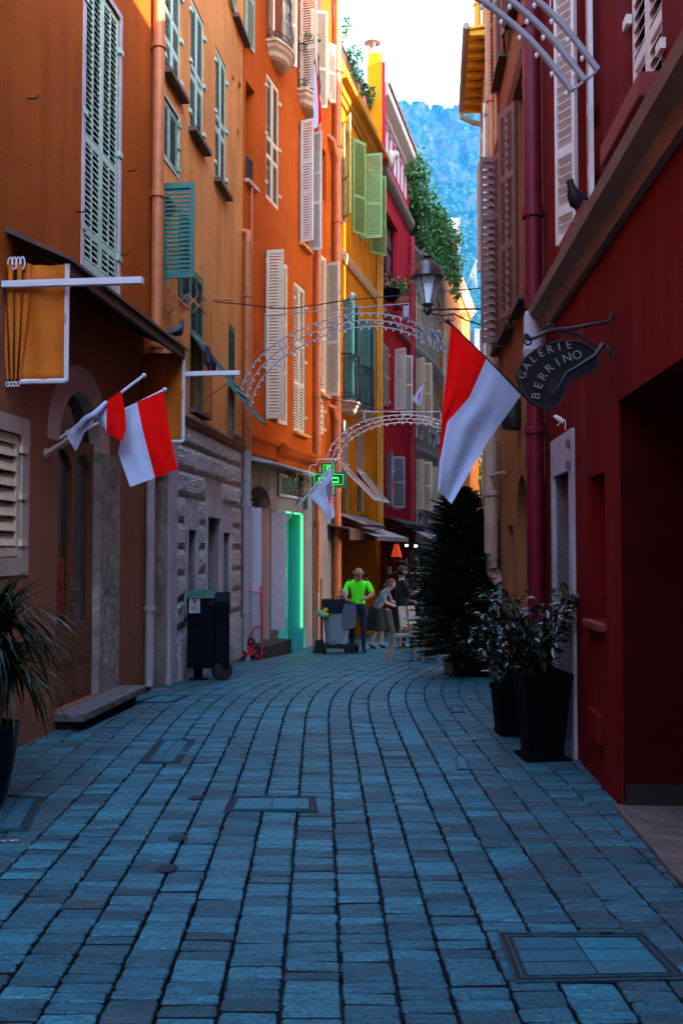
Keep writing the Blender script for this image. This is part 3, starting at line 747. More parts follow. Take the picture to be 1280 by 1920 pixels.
for (z0, z1) in bands:
    z1 = min(z1, zl-.07)
    if z1-z0 < .1: continue
    cuts = [ua]
    bl = sorted([(o[0]-.125, o[1]+.125) for o in ops if o[2]-.12 < z1-.03 and o[3]+.31 > z0+.03])
    segs, p = [], ua
    for a, b in bl:
        if a-p > .06: segs.append((p, a))
        p = max(p, b)
    if ub-p > .06: segs.append((p, ub))
    pr = .045 if z0 > 0 else .085
    for a, b in segs:
        nb = max(1, round((b-a)/1.1))
        for i in range(nb):
            x0, x1 = a+(b-a)*i/nb, a+(b-a)*(i+1)/nb; nu, nz = max(2,int((x1-x0)/.07)), 5
            jit = {}
            def fn(s, t):
                e = min(s, 1-s)*nu, min(t, 1-t)*nz; edge = min(1, e[0]*1.0, e[1]*1.0)
                p_ = (x0+.012+(x1-x0-.024)*s, z0+.018+(z1-z0-.036)*t)
                nn = .008 + edge*pr*(.75+.5*(fbm((p_[0]*9, p_[1]*9, 2), 3)))
                return F2.P(p_[0], nn, p_[1])
            mb.grid(fn, nu, nz)
mb.build('stone_facing', RUST, L2.root, recalc=False)
drainpipe(L2, F2, f2.L-.1, f2.zat(f2.L-.1, 845), f2.zat(f2.L-.1, 455), .075, PIPE_OR, n=.12)
drainpipe(L2, F2, f2.L-.1, -.35, f2.zat(f2.L-.1, 845), .075, PIPE_GREY, n=.12)
u, z = f2.L-.1, f2.zat(f2.L-.1, 455)
MB().tube([F2.P(u,.12,z),F2.P(u+.02,.12,z+.14),F2.P(u+.08,.11,z+.2),F2.P(u+.09,-.02,z+.24)], .06, 10).build('pipe_elbow', PIPE_OR, L2.root, smooth=True)
u, z = F2.hit(392, 780); u2, z2 = F2.hit(392, 565)
MB().tube([F2.P(u,.03,z),F2.P(u,.03,z2),F2.P(u+.03,.05,z2+.04),F2.P(u+.05,.35,z2+.04)], .014, 6).build('conduit', PIPE_OR, L2.root)
# ------------------------------------------------------------------ deep orange house
F3, f3 = L3.F, L3.f
PIPE3 = M('deep_orange_pipe_paint', (.48,.115,.03), .5, .2, 5)
nb = f3.rect(460.5, 478, 150, 335); f3.op.append((*nb, .5))
MB().quad(F3.P(nb[0],-.5,nb[2]),F3.P(nb[1],-.5,nb[2]),F3.P(nb[1],-.5,nb[3]),F3.P(nb[0],-.5,nb[3])).build('niche_back', stucco('red_niche_plaster', (.34,.05,.02)), L3.root)
mb = MB()
for i in range(8): u = nb[0]+.04+i*(nb[1]-nb[0]-.08)/7; mb.box(F3, u-.008, u+.008, -.05, -.034, nb[2], nb[2]+.5)
mb.box(F3, nb[0], nb[1], -.055, -.03, nb[2]+.48, nb[2]+.52); mb.build('railing', IRON, L3.root)
MB().box(F3, nb[0]-.04, nb[1]+.05, -.05, .08, nb[2]-.07, nb[2]-.003).build('sill', PINKST, L3.root)
window(L3, f3, f3.rect(499,523,133,370), SH_CREAM, 'closed', rails=(.35,.5), pitch=.06)
window(L3, f3, f3.rect(562,577,228,455), SH_WHITE, 'open', frame=SH_WHITE, ang=(105,78), rails=(.4,.65), sill=PE2)
window(L3, f3, f3.rect(497,518,470,785), SH_CREAM, 'open', ang=(88,168), rails=(.32,.62), pitch=.06)
window(L3, f3, f3.rect(551,572,525,808), SH_CREAM, 'closed', rails=(.33,.6), sill=PE2, pitch=.06)
window(L3, f3, f3.rect(597,611,478,735), SH_CREAM, 'open', ang=(8,75), rails=(.4,), sill=PE2)
window(L3, f3, f3.rect(598,608,722,812), SH_CREAM, 'closed', rails=(.5,), single=True, pitch=.12)
window(L3, f3, f3.rect(601,611,60,172), SH_CREAM, 'open', ang=(140,140), rails=(.5,), sill=PE2)
qb = f3.rect(598,611,268,366); f3.op.append((*qb,.3))
MB().quad(F3.P(qb[0],-.3,qb[2]),F3.P(qb[1],-.3,qb[2]),F3.P(qb[1],-.3,qb[3]),F3.P(qb[0],-.3,qb[3])).build('niche_back', OR3, L3.root)
BSTONE = stucco('cream_balcony_stone', (.60,.42,.30), (.35,.2,.12), .3)
# balconies
b1 = f3.u(499,60); z1 = f3.zat(b1, 72); balcony(L3, f3, b1, b1+1.12, z1, .22, 1.05, BSTONE, IRON, .16)
window(L3, f3, (b1+.15, b1+.95, z1+.02, z1+2.2), SH_CREAM, 'open', ang=(150,150), rails=(.4,))
b2 = f3.u(557,150); z2 = f3.zat(b2, 165); balcony(L3, f3, b2, b2+1.1, z2, .22, 1.0, BSTONE, IRON, .16)
window(L3, f3, (b2+.15, b2+.95, z2+.02, z2+2.3), SH_CREAM, 'open', ang=(95,120), rails=(.4,))
# pipes
up = f3.L-.14
drainpipe(L3, F3, up, -.6, 15.4, .1, PIPE3, n=.14)
u, z = up, 15.4
MB().tube([F3.P(u,.14,z-.1),F3.P(u-.03,.14,z+.25),F3.P(u-.3,.12,z+.55),F3.P(u-.75,.06,z+.75),F3.P(u-.9,-.05,z+.8)], .1, 12).build('pipe_elbow', PIPE3, L3.root, smooth=True)
MB().tube([F3.P(u,.14,11.2),F3.P(u-.1,.14,11.45),F3.P(u-.35,.1,11.75),F3.P(u-.4,-.03,11.85)], .07, 10).build('pipe_branch', PIPE3, L3.root, smooth=True)
MB().tube([F3.P(u,.14,4.6),F3.P(u-.08,.14,4.9),F3.P(u-.25,.12,5.15),F3.P(u-.28,-.03,5.2)], .07, 10).build('pipe_branch', PIPE3, L3.root, smooth=True)
drainpipe(L3, F3, f3.u(588,600), -.55, 17.5, .07, PIPE3)
drainpipe(L3, F3, f3.u(467,600), 3.6, 8.6, .028, PIPE3)
# cornices over the shop front
cz = f3.zat(f3.u(470,818), 822)
molding(L3, F3, .05, f3.u(515,830), cz, [(0,-.28),(.04,-.28),(.06,-.05),(.14,0),(.14,.06),(0,.1)], OR3, 'cornice')
molding(L3, F3, f3.u(515,830), f3.u(588,850), cz-.02, [(0,-.36),(.05,-.34),(.08,-.2),(.2,-.12),(.26,0),(.26,.06),(0,.14)], OR3, 'cornice')
# lower front
L3.split = (cz-.3, stucco('grimy_beige_plaster', (.24,.19,.16), (.12,.09,.08), .4))
ca = f3.u(462,880); cb = f3.u(548,880)
MB().prism([F3.P(ca,n,z) for n, z in ((0,cz-.32),(.52,cz-.46),(.52,cz-.5),(0,cz-.42))], F3.ex*(cb-ca)).build('concrete_canopy', LILAC, L3.root)
ROCK = rockmat('bare_rubble_stone', (.20,.125,.08), 5, 1.3, .95, .7)
ra, rb = f3.u(521,880), f3.u(580,880); zr0, zr1 = f3.zat(ra, 925), cz-.33
mb = MB(); mb.grid(lambda s, t: F3.P(ra+(rb-ra)*s, .02+.11*max(0, fbm(((ra+(rb-ra)*s)*5, (zr0+(zr1-zr0)*t)*5, 1), 4)+.35)*min(1, 9*min(s,1-s)+.1)*min(1, 9*min(t,1-t)+.1), zr0+(zr1-zr0)*t), 40, 26)
mb.build('rubble_wall', ROCK, L3.root, recalc=False)
# arched entrance with white folding leaves
ea, eb = f3.u(460.5,1080), f3.u(506,1080); ez0 = -.06; ez1 = f3.zat(ea, 950); em, er = (ea+eb)/2, (eb-ea)/2
f3.op.append((ea, eb, ez0, ez1+er*.72, .95))
mb = MB(); k = 16
ar = lambda r, rz, n: [F3.P(em-r*math.cos(math.pi*i/k), n, ez1+rz*math.sin(math.pi*i/k)) for i in range(k+1)]
A, B = ar(er+.3, er*.72+.42, .03), ar(er-.02, er*.62, .03)
for i in range(k): mb.quad(A[i],A[i+1],B[i+1],B[i]); mb.quad(A[i],A[i+1],A[i+1]-F3.en*.03,A[i]-F3.en*.03); mb.quad(B[i],B[i+1],B[i+1]-F3.en*.3,B[i]-F3.en*.3)
mb.build('arch_surround', SAND, L3.root, recalc=False)
mb = MB().box(F3, ea, eb, -.4, -.34, ez1-.02, ez1+er*.7); mb.build('transom', WOOD, L3.root)
mb = MB().box(F3, em+.05, em+.62, -.31, -.28, ez1+.03, ez1+.42); ns = mb.build('notice_board', M('grey_notice', (.42,.40,.38), .6, .1), L3.root)
mb = MB()
for z in (.06,.16,.28): mb.box(F3, em+.12, em+.55, -.279, -.276, ez1+z, ez1+z+.06)
mb.build('notice_lines', DARK, ns)
MB().box(F3, eb-.012, eb-.004, -.42, -.004, ez0, ez1).build('door_jamb', stucco('pink_jamb_plaster', (.52,.36,.33)), L3.root)
MB().box(F3, eb-.012, eb-.004, -.93, -.43, ez0, ez1).build('inner_jamb', M('orange_glow_wall', (.62,.26,.07), .8, .1), L3.root)  # bright orange colour stands in for lamp glow on the inner jamb
MB().box(F3, ea, eb, -.95, -.93, ez0, ez1+er*.72).build('inner_wall', M('warm_inner_wall', (.5,.26,.12), .8, .1), L3.root)
wl_ = MB().box(F3, em-.15, em+.15, -.75, -.6, ez1-.14, ez1-.1).build('ceiling_lamp', M('warm_lamp', (1,.6,.3), .5, 0, emit=(1,.45,.14), estr=1.1), L3.root)
DOORW = M('lilac_white_door_paint', (.50,.46,.52), .5, .08, 8, bmp=.08)
for ux, wd, zb_, zt_, ag in ((ea+.02, .27, .0, ez1-.02, 84), (eb+.03, .30, .12, f3.zat(eb, 958), 92)):
    LF = F3.sub(ux, .02, 0, R(ag)); mb = MB().box(LF, 0, wd, -.02, .02, zb_, zt_)
    dl = mb.build('door_leaf', DOORW, L3.root, bevel=.004)
    for fz in (.12, .5, .9):
        z = zb_+(zt_-zb_)*fz; MB().box(LF, wd*.18, wd*.98, -.03, -.021, z-.03, z+.03).build('strap_hinge', IRON, dl)
        MB().box(LF, -.1, .0, -.03, -.021, z-.025, z+.04).build('strap_hinge', IRON, dl)
    MB().box(LF, .03, .05, -.03, -.021, zb_+.9, zb_+1.1).build('lock_plate', M('dull_brass', (.4,.26,.1), .35, .2, 10, metal=1), dl)
MB().box(F3, ea+.05, eb+.35, .0, .34, -.6, -.08).build('door_step', M('dark_step', (.03,.028,.03), .7, .3), L3.root, bevel=.01)
# pharmacy entrance, lit by a green strip
TURQ = M('turquoise_door_paint', (.06,.42,.40), .45, .08, 8)
ga, gb = f3.u(521,1080), f3.u(565,1080); gz0, gz1 = -.62, f3.zat(gb, 962)
f3.op.append((ga, gb, gz0, gz1, .34))
d = MB().box(F3, ga, gb, -.33, -.29, gz0, gz1)
for z0, z1 in ((-.1,.25),(.45,1.1),(1.25,gz1-.12)):
    for a, b in ((ga+.12,(ga+gb)/2-.06),((ga+gb)/2+.06,gb-.12)):
        d.ring([F3.P(u,-.29,z) for u,z in ((a,z0),(b,z0),(b,z1),(a,z1))],[F3.P(u,-.29,z) for u,z in ((a+.05,z0+.05),(b-.05,z0+.05),(b-.05,z1-.05),(a+.05,z1-.05))], F3.en*.018)
pd = d.build('pharmacy_door', TURQ, L3.root)
MB().box(F3, gb-.01, gb-.002, -.29, .03, gz0, gz1).build('door_jamb', TURQ, L3.root)
MB().box(F3, gb-.05, gb+.12, .0, .06, -.62, -.02).build('door_plinth', TURQ, L3.root)
GRN = M('green_light_strip', (.1,.8,.2), .5, 0, emit=(.05,1,.16), estr=.30)
MB().box(F3, gb-.05, gb-.02, .0, .03, .0, gz1-.04).build('light_strip', GRN, L3.root)
MB().box(F3, ga+.05, gb-.06, -.02, .0, gz1-.035, gz1-.01).build('light_strip', GRN, L3.root)
MB().box(F3, ga-.05, gb+.06, .0, .05, gz1+.28, gz1+.74).build('sign_frame', LILAC, L3.root)
sg = MB().box(F3, ga+.03, gb-.02, .05, .06, gz1+.34, gz1+.68).build('sign_board', M('dark_green_sign', (.02,.06,.05), .5, .2, 8), L3.root)
def text3d(body, F, u, n, z, size, mat, parent, depth=.004, rot=0.0, name='lettering', align='CENTER', base=None):
    """raised lettering lying in the frame's u-z plane, read from the street"""
    c = bpy.data.curves.new(name, 'FONT'); c.body = body; c.size = size; c.extrude = depth; c.align_x = align; c.align_y = 'CENTER'
    t = bpy.data.objects.new(name, c); col.objects.link(t)
    x = F.ex if F.ex.cross(F.ez).dot(F.en) < 0 else F.ex
    ex = F.ez.cross(F.en).normalized()
    e1 = ex*math.cos(rot) + F.ez*math.sin(rot); e2 = F.ez*math.cos(rot) - ex*math.sin(rot)
    m = Matrix((e1, e2, F.en)).transposed().to_4x4(); m.translation = F.P(u, n, z)
    dg = bpy.context.evaluated_depsgraph_get(); me = bpy.data.meshes.new_from_object(t.evaluated_get(dg)); me.transform(m)
    b = BASE[parent.name]; me.transform(Matrix.Translation(-b)); me.materials.clear(); me.materials.append(mat)
    bpy.data.objects.remove(t); bpy.data.curves.remove(c)
    o = bpy.data.objects.new(name, me); col.objects.link(o); o.parent = parent; BASE[o.name] = b; return o
for i, (x, w_, h_) in enumerate(((.12,.02,.16),(.2,.05,.02),(.3,.02,.17),(.36,.04,.02),(.48,.02,.2),(.6,.02,.15),(.66,.05,.02),(.78,.02,.17),(.86,.03,.02))): x = ga+.06+(gb-ga-.12)*x; MB().box(F3, x, x+w_, .0605, .064, gz1+.51-h_/2, gz1+.51+h_/2).build('sign_stroke', M('sign_letters', (.2,.25,.23), .6), sg)
MB().box(F3, gb+.12, gb+.34, 0, .12, gz1+.1, gz1+.5).build('meter_box', M('grey_green_box', (.2,.25,.22), .6, .1), L3.root, bevel=.01)

# ------------------------------------------------------------------ yellow house
F4, f4 = L4.F, L4.f; u = f4.u
MUST = stucco('ochre_moulding', (.52,.25,.03), (.3,.14,.02), .3)
ch = f4.zat(f4.u(629,145), 147)
molding(L4, F4, .02, f4.L-.02, ch, [(0,-.42),(.06,-.4),(.1,-.3),(.14,-.28),(.2,-.12),(.34,-.08),(.36,.0),(.1,.05),(0,.05)], MUST, 'cornice')
molding(L4, F4, .02, f4.L-.02, 14.1, [(0,-.14),(.1,-.1),(.13,.0),(.13,.12),(-.1,.16)], MUST, 'coping')
WPANEL = M('white_panel_stone', (.62,.52,.42), .7, .1)
for i in range(3):
    a = f4.L*(.08+.31*i); b = a+f4.L*.2; p = MB().box(F4, a, b, .0, .03, ch+.22, ch+.62).build('frieze_panel', WPANEL, L4.root)
    g = MB()
    for j in range(7): x = a+.06+(b-a-.12)*(j+.5)/7; g.lathe(F4.P(x,.035,ch+.25), [(.02,0),(.035,.06),(.045,.14),(.02,.24),(.03,.33)], 8)
    g.build('baluster_row', MUST, p)
# roof terrace rail
TERR = M('terracotta_panel', (.58,.19,.08), .7, .12)
mb = MB(); N = 9; n_ = -.12
for i in range(N): a = .05+(f4.L-.1)*i/N; mb.box(F4, a+.05, a+(f4.L-.1)/N-.05, n_-.015, n_+.015, 14.36, 15.0)
rl = mb.build('terrace_panel', TERR, L4.root)
mb = MB()
for i in range(N+1): a = .05+(f4.L-.1)*i/N; mb.box(F4, a-.025, a+.025, n_-.025, n_+.025, 14.25, 15.1)
mb.box(F4, 0, f4.L, n_-.03, n_+.03, 15.04, 15.1); mb.box(F4, 0, f4.L, n_-.02, n_+.02, 14.3, 14.34); mb.build('terrace_railing', M('brown_iron', (.10,.04,.03), .6, .2), L4.root)
c = at(702, 160, 28.3); W4 = Fr(c, (1,0,0), (0,-1,0))
mb = MB().box(W4, -.2, .22, 0, -.9, -2.2, 1.0); chm = mb.build('chimney', YE4, L4.root)
MB().box(W4, .221, .32, 0, -.9, -2.2, .72).build('chimney_side', RE5, L4.root)
mb = MB().lathe(c+Vector((-.05,.4,1.0)), [(.14,0),(.14,.28),(.16,.3)], 10).lathe(c+Vector((-.05,.4,1.5)), [(.26,0),(.2,.05),(.02,.16)], 10)
for i in range(4): t = i*math.pi/2+.4; mb.tube([c+Vector((-.05+.13*math.cos(t),.4+.13*math.sin(t),1.28)), c+Vector((-.05+.13*math.cos(t),.4+.13*math.sin(t),1.52))], .03, 5)
mb.build('chimney_pot', M('grey_chimney_pot', (.35,.31,.28), .8, .2), chm)
window(L4, f4, f4.rect(642,659,228,412), SH_LIME, 'open', frame=SH_WHITE, ang=(146,150), rails=(.4,), pitch=.05)
window(L4, f4, f4.rect(673,691,290,448), SH_LIME, 'open', frame=SH_WHITE, ang=(86,142), rails=(.4,), pitch=.05)
zm = f4.zat(f4.u(632,465), 470)
molding(L4, F4, .02, f4.L-.05, zm, [(0,-.14),(.05,-.12),(.07,0),(.07,.16),(.03,.2),(0,.2)], M('peach_band', (.62,.36,.16), .8, .1), 'string_course')
for xa, xb, yt, yf in ((643,652,562,752),(671,680,600,770)):
    b = f4.rect(xa, xb, yt, yf); window(L4, f4, b, SH_TEAL, 'open', frame=SH_TEAL, ang=(70,110), rails=(.4,))
    balcony(L4, f4, b[0]-.35, b[1]+.25, b[2]-.03, .3, 1.2, BSTONE, IRON, .12)
window(L4, f4, f4.rect(639,653,785,965), SH_WHITE, 'flap', frame=SH_TEAL, split=.5, ang=(45,), sill=MUST)
window(L4, f4, f4.rect(669,682,805,960), SH_WHITE, 'flap', frame=SH_TEAL, split=.5, ang=(40,), sill=MUST)
drainpipe(L4, F4, f4.L-.2, 2.2, 13, .07, M('yellow_pipe_paint', (.60,.28,.03), .5, .2, 5))
drainpipe(L4, F4, f4.L-.42, 2.2, 13, .04, M('yellow_pipe_paint', (.60,.28,.03), .5, .2, 5))
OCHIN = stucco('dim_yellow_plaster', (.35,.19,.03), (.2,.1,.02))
oz = f4.zat(.3, 985)
f4.op.append((.35, f4.L-.5, -1.0, oz, 1.6))
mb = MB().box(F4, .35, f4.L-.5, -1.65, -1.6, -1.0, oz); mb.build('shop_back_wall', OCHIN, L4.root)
MB().box(F4, .9, 1.7, -1.59, -1.54, -1.0, 1.55).build('yellow_door', M('yellow_door_paint', (.55,.30,.02), .5, .1), L4.root)
mb = MB().box(F4, 2.9, 4.2, -1.59, -1.5, -1.0, 1.6); mb.build('dark_door', DARK, L4.root)

# ------------------------------------------------------------------ crimson house
F5, f5 = L5.F, L5.f
za = f5.zat(f5.u(716,280), 285); zt = f5.zat(f5.u(716,200), 212)
gl = f5.u(722,250), f5.L-.35
mb = MB()
nW = 6
for i in range(nW):
    a = gl[0]+(gl[1]-gl[0])*i/nW; b = gl[0]+(gl[1]-gl[0])*(i+1)/nW
    f5.op.append((a+.06, b-.06, za+.1, zt, .12))
    wn = MB().box(F5, a+.06, a+.12, -.12, -.02, za+.1, zt).box(F5, b-.12, b-.06, -.12, -.02, za+.1, zt).box(F5, a+.12, b-.12, -.12, -.02, zt-.08, zt).build('attic_window', PAINT_WHITE, L5.root)
    MB().quad(F5.P(a+.06,-.1,za+.1),F5.P(b-.06,-.1,za+.1),F5.P(b-.06,-.1,zt),F5.P(a+.06,-.1,zt)).build('pane', glassmat('sky_lit_pane', (.10,.13,.16)), wn)
molding(L5, F5, -.02, f5.L+.15, zt+.06, [(-.1,0),(.05,.0),(.07,.08),(.26,.24),(.30,.28),(.30,.56),(.24,.62),(-.1,.62)], M('pink_white_eave', (.66,.55,.48), .7, .08), 'eave')
MB().box(F5, .0, f5.L+.16, .2, .36, zt+.64, zt+.70).build('roof_edge', M('terracotta_tile', (.5,.2,.1), .8, .2), L5.root)
WHB = stucco('pink_white_plaster', (.62,.5,.45))
MB().box(F5, .02, f5.L-.02, .002, .02, zt, zt+.1).build('attic_band', WHB, L5.root)
zc = f5.zat(f5.u(718,330), 335)
molding(L5, F5, .02, f5.L-.05, zc, [(0,-.1),(.08,-.08),(.18,.02),(.22,.12),(.22,.22),(.08,.24),(0,.28)], M('grey_brown_gutter', (.26,.2,.17), .6, .2), 'cornice')
MB().ball(F5.P(.12,.35,zc+.35), .14, .22, .3).ball(F5.P(.2,.5,zc+.5), .1, .12, .12).build('carved_bracket', PAINT_CREAM, L5.root, smooth='all')
window(L5, f5, f5.rect(719,745,385,535), None, frame=DARK, glass=glassmat('grey_pane', (.09,.10,.11)), sw=.05)
window(L5, f5, f5.rect(718,729,640,760), SH_WHITE, 'closed', rails=(.5,), sill=RE5)
window(L5, f5, f5.rect(739,748,655,770), SH_WHITE, 'open', ang=(120,120), rails=(.5,), sill=RE5)
zb5 = f5.zat(f5.u(720,580), 590)
molding(L5, F5, .3, f5.L-.1, zb5, [(0,-.1),(.08,-.08),(.14,.0),(.14,.1),(0,.14)], M('dusty_pink_band', (.4,.16,.13), .8, .2), 'string_course')
window(L5, f5, f5.rect(724,734,850,950), SH_GREY, 'open', ang=(150,130), rails=(.5,))
window(L5, f5, f5.rect(739,752,860,955), SH_GREY, 'closed', rails=(.5,))
drainpipe(L5, F5, f5.L-.2, 1.6, 13, .1, M('crimson_pipe_paint', (.38,.014,.03), .5, .2, 5))
o5 = f5.zat(1, 1005); f5.op.append((.3, f5.L-.3, -1.2, o5, 1.8))
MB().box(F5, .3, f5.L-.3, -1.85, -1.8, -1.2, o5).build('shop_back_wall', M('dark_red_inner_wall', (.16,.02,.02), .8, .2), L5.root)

# ------------------------------------------------------------------ grey curved house
LEDGE = M('pale_blue_ledge', (.42,.44,.50), .7, .08)
zled = [f5.zat(f5.L, y) for y in (652, 842)]; ztop6 = f5.zat(f5.L, 470)
for f in L6.fac:
    for z in zled: molding(L6, f.F, 0, f.L, z, [(0,-.28),(.05,-.28),(.1,-.12),(.16,-.1),(.22,.06),(.22,.12),(0,.18)], LEDGE, 'ledge')
    molding(L6, f.F, 0, f.L, ztop6, [(0,-.4),(.05,-.4),(.1,-.2),(.22,-.02),(.26,.06),(.26,.14),(0,.18)], M('slate_grey_eave', (.22,.20,.20), .7, .2), 'eave')
def l6w(f, xa, xb, yt, yb, kind, **kw):
    w_ = window(L6, f, f.rect(xa, xb, yt, yb), SH_CREAM, kind, rails=(.5,), pitch=.07, **kw)
    u0, u1, z0, z1 = f.rect(xa, xb, yt, yb)
    if kind != 'closed0':
        mb = MB(); mb.box(f.F, u0-.1, u1+.1, 0, .14, z0-.14, z0-.02)
        for q in (u0, u1-.12): mb.box(f.F, q, q+.12, 0, .1, z0-.6, z0-.141)
        mb.build('bracketed_sill', LEDGE, w_)
q = L6.fac
for f, xa, xb, k in ((q[0],778,788,'open'),(q[0],796,799,'closed'),(q[1],803,811,'closed'),(q[2],818,823.5,'closed')):
    if k == 'open': l6w(f, xa, xb, 672, 790, 'open', ang=(115,115)); l6w(f, xa, xb, 862, 955, 'open', ang=(120,100)); l6w(f, xa-2, xb, 525, 605, 'closed')
    elif xb-xa > 4: l6w(f, xa, xb, 694 if f is q[1] else 712, 805, 'closed'); l6w(f, xa, xb, 876, 955, 'open', ang=(120,100)); l6w(f, xa, xb, 545, 618, 'closed')
B6 = House('setback_storey', 'beige set back storey under the ivy above the grey curved house', [(2.1,35.0),(2.9,37.5),(3.6,41.0)], 'L', 15.0, GR6, depth=5, zbot=12.4, cat='roof storey'); HOUSES.append(B6)

# ------------------------------------------------------------------ sunlit orange house
F7, f7 = L7.F, L7.f
molding(L7, F7, 0, f7.L, 15.1, [(0,-.4),(.1,-.36),(.3,-.05),(.36,.1),(0,.16)], M('orange_cornice', (.6,.3,.14), .8, .1), 'cornice')
for i in range(4):
    a = 1.0+i*3.1
    for z0 in (11.2, 7.2, 3.2): window(L7, f7, (a, a+1.0, z0, z0+2.0), SH_CREAM, 'closed', rails=(.5,), pitch=.1)
drainpipe(L7, F7, .4, 0, 15, .09, M('beige_pipe', (.5,.4,.33), .6, .2))
c7 = at(852, 440, 42); MB().box(Fr(c7,(1,0,0),(0,-1,0)), -.22, .24, 0, -.8, -2, .75).build('chimney', M('pink_cream_render', (.6,.45,.35), .8, .1), L7.root)
# ------------------------------------------------------------------ dark red house (nearest right)
FR, fr = R1.F, R1.f; u = fr.u
ga_, gb_ = 6.9, u(1161,1100)
fr.op.append((ga_, gb_, -.2, fr.zat(gb_, 752), 2.6))
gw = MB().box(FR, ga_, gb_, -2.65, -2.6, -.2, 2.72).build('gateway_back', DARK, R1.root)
MB().box(FR, ga_, gb_-.005, -2.58, .05, -.2, .035).build('threshold', rockmat('brown_threshold_stone', (.13,.10,.085), 4, .6, .6, .4), R1.root, bevel=.012)
MB().box(FR, gb_-.034, gb_-.014, -2.58, -.02, .036, .17).build('skirting', M('black_skirting', (.015,.013,.013), .5, .2), R1.root)
MB().box(FR, gb_-.012, gb_-.004, -2.58, -.012, .0, 2.7).build('gate_shade_panel', M('black_red_gate_shade', (.035,.002,.002), .9, .3, 5, spec=.05), R1.root)  # near-black sheet over the jamb, gateway shade put into its colour
# white stone door
da, db = u(1079,1050), u(1039,1050); zt1 = fr.zat(da, 802)
ia, ib, iz = da+.15, db-.12, zt1-.34
fr.op.append((ia, ib, -.2, iz, .3))
WST = stucco('white_lilac_stone', (.38,.35,.37), (.22,.19,.2), .3, rough=.8)
mb = MB()
for a, b, c, e in ((da,ia,-.1,zt1),(ib,db,-.1,zt1),(ia,ib,iz,zt1)): mb.box(FR, a, b, -.26 if b-a < .3 else -.02, .03, c, e)
fs = mb.build('door_surround', WST, R1.root, bevel=.006)
MB().box(FR, ia, ib, -.3, -.26, -.1, iz).build('door', M('grey_door_paint', (.16,.155,.16), .5, .15), R1.root)
mb = MB()
for z in (zt1-.12, zt1-.3): mb.box(FR, da+.04, da+.1, .03, .06, z-.03, z+.03)
mb.build('pintle', M('rusty_iron', (.12,.08,.07), .7, .3), fs)
nb_ = fr.rect(1134,1105,885,1170); fr.op.append((*nb_, .3))
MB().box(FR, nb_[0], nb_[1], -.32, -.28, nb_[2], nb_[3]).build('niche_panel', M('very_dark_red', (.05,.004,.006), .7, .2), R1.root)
MB().box(FR, nb_[0]-.01, nb_[1]+.03, -.1, .06, nb_[2]-.06, nb_[2]-.002).build('sill', M('red_sill_paint', (.14,.012,.014), .6, .2), R1.root, bevel=.01)
vb = fr.rect(1130,1108,1340,1400); MB().box(FR, vb[0], vb[1], 0, .04, vb[2], vb[3]).build('meter_cover', CR1, R1.root, bevel=.01)
# belt course
molding(R1, FR, 3.5, fr.L-.25, 3.93, [(0,-.12),(.05,-.12),(.08,-.02),(.17,.03),(.19,.1),(.12,.15),(.08,.2),(0,.22)], stucco('grey_brown_belt_stone', (.27,.20,.15), (.15,.1,.08), .4), 'belt_course')
REDS = M('dark_red_sill', (.17,.012,.014), .7, .2)
wa = fr.rect(1240,1180,-330,150)
window(R1, fr, wa, SH_WHITE, 'closed', frame=SH_GREY, rails=(.28,.62), pitch=.07)
MB().box(FR, wa[0]-.12, wa[1]+.16, -.05, .16, wa[2]-.14, wa[2]-.004).build('sill', REDS, R1.root, bevel=.01)
wb = fr.rect(1110,1086,-150,405)
window(R1, fr, wb, SH_WHITE, 'open', frame=SH_WHITE, ang=(172,150), rails=(.12,.33), pitch=.07)
MB().box(FR, wb[0]-.35, wb[1]+.12, -.05, .15, wb[2]-.14, wb[2]-.004).build('sill', REDS, R1.root, bevel=.01)
PURP = M('purple_red_pipe_paint', (.13,.004,.012), .5, .25, 5, spec=.2)
drainpipe(R1, FR, fr.L-.16, 4.05, 11, .085, PURP, n=.12)
drainpipe(R1, FR, fr.L-.16, .02, 3.55, .085, PURP, n=.12)
MB().lathe(FR.P(fr.L-.16,.12,3.56), [(.1,0),(.115,.08),(.1,.1),(.1,.4),(.085,.46)], 14).build('pipe_collar', WST, R1.root, smooth=True)
mb = MB(); z = 6.2
mb.tube([FR.P(u(1048,230),0,6.75),FR.P(u(1048,230),.07,6.75),FR.P(u(1048,230),.07,6.5),FR.P(u(1048,230),0,6.5)], .008, 6); mb.build('wall_hook', M('grey_iron', (.3,.3,.32), .5, .1, metal=.5), R1.root)

# ------------------------------------------------------------------ brown orange house
FQ, fq = R2.F, R2.f; u = fq.u
R2.split = (3.6, stucco('brown_ochre_plaster', (.30,.12,.045), (.15,.06,.03), .4))
zs2 = fq.zat(u(985,110), 112)
molding(R2, FQ, .02, fq.L-.02, zs2, [(0,-.1),(.05,-.08),(.08,.02),(.08,.1),(0,.13)], stucco('dark_brown_band', (.16,.05,.025)), 'string_course')
zw0, zw1 = fq.zat(u(985,560), 562), fq.zat(u(985,130), 132)
for a, w_, an in ((1.05,.8,(172,158)),(2.45,.8,(168,160)),(3.52,.54,(90,172))):
    window(R2, fq, (a, a+w_, zw0, zw1), SH_BROWN, 'open', frame=SH_BROWN, ang=an, rails=(.34,.67), pitch=.095, sill=M('dark_brown_sill', (.06,.03,.02), .7, .2))
for a in (1.3, 2.9): window(R2, fq, (a, a+.8, zs2+1.0, zs2+2.9), SH_BROWN, 'open', frame=SH_BROWN, ang=(172,168), rails=(.5,), sill=M('dark_brown_sill', (.06,.03,.02), .7, .2))
drainpipe(R2, FQ, fq.L-.1, zs2, 16, .06, PIPE_OR, n=.08)
drainpipe(R2, FQ, fq.L-.35, zs2, 16, .03, PIPE_OR)
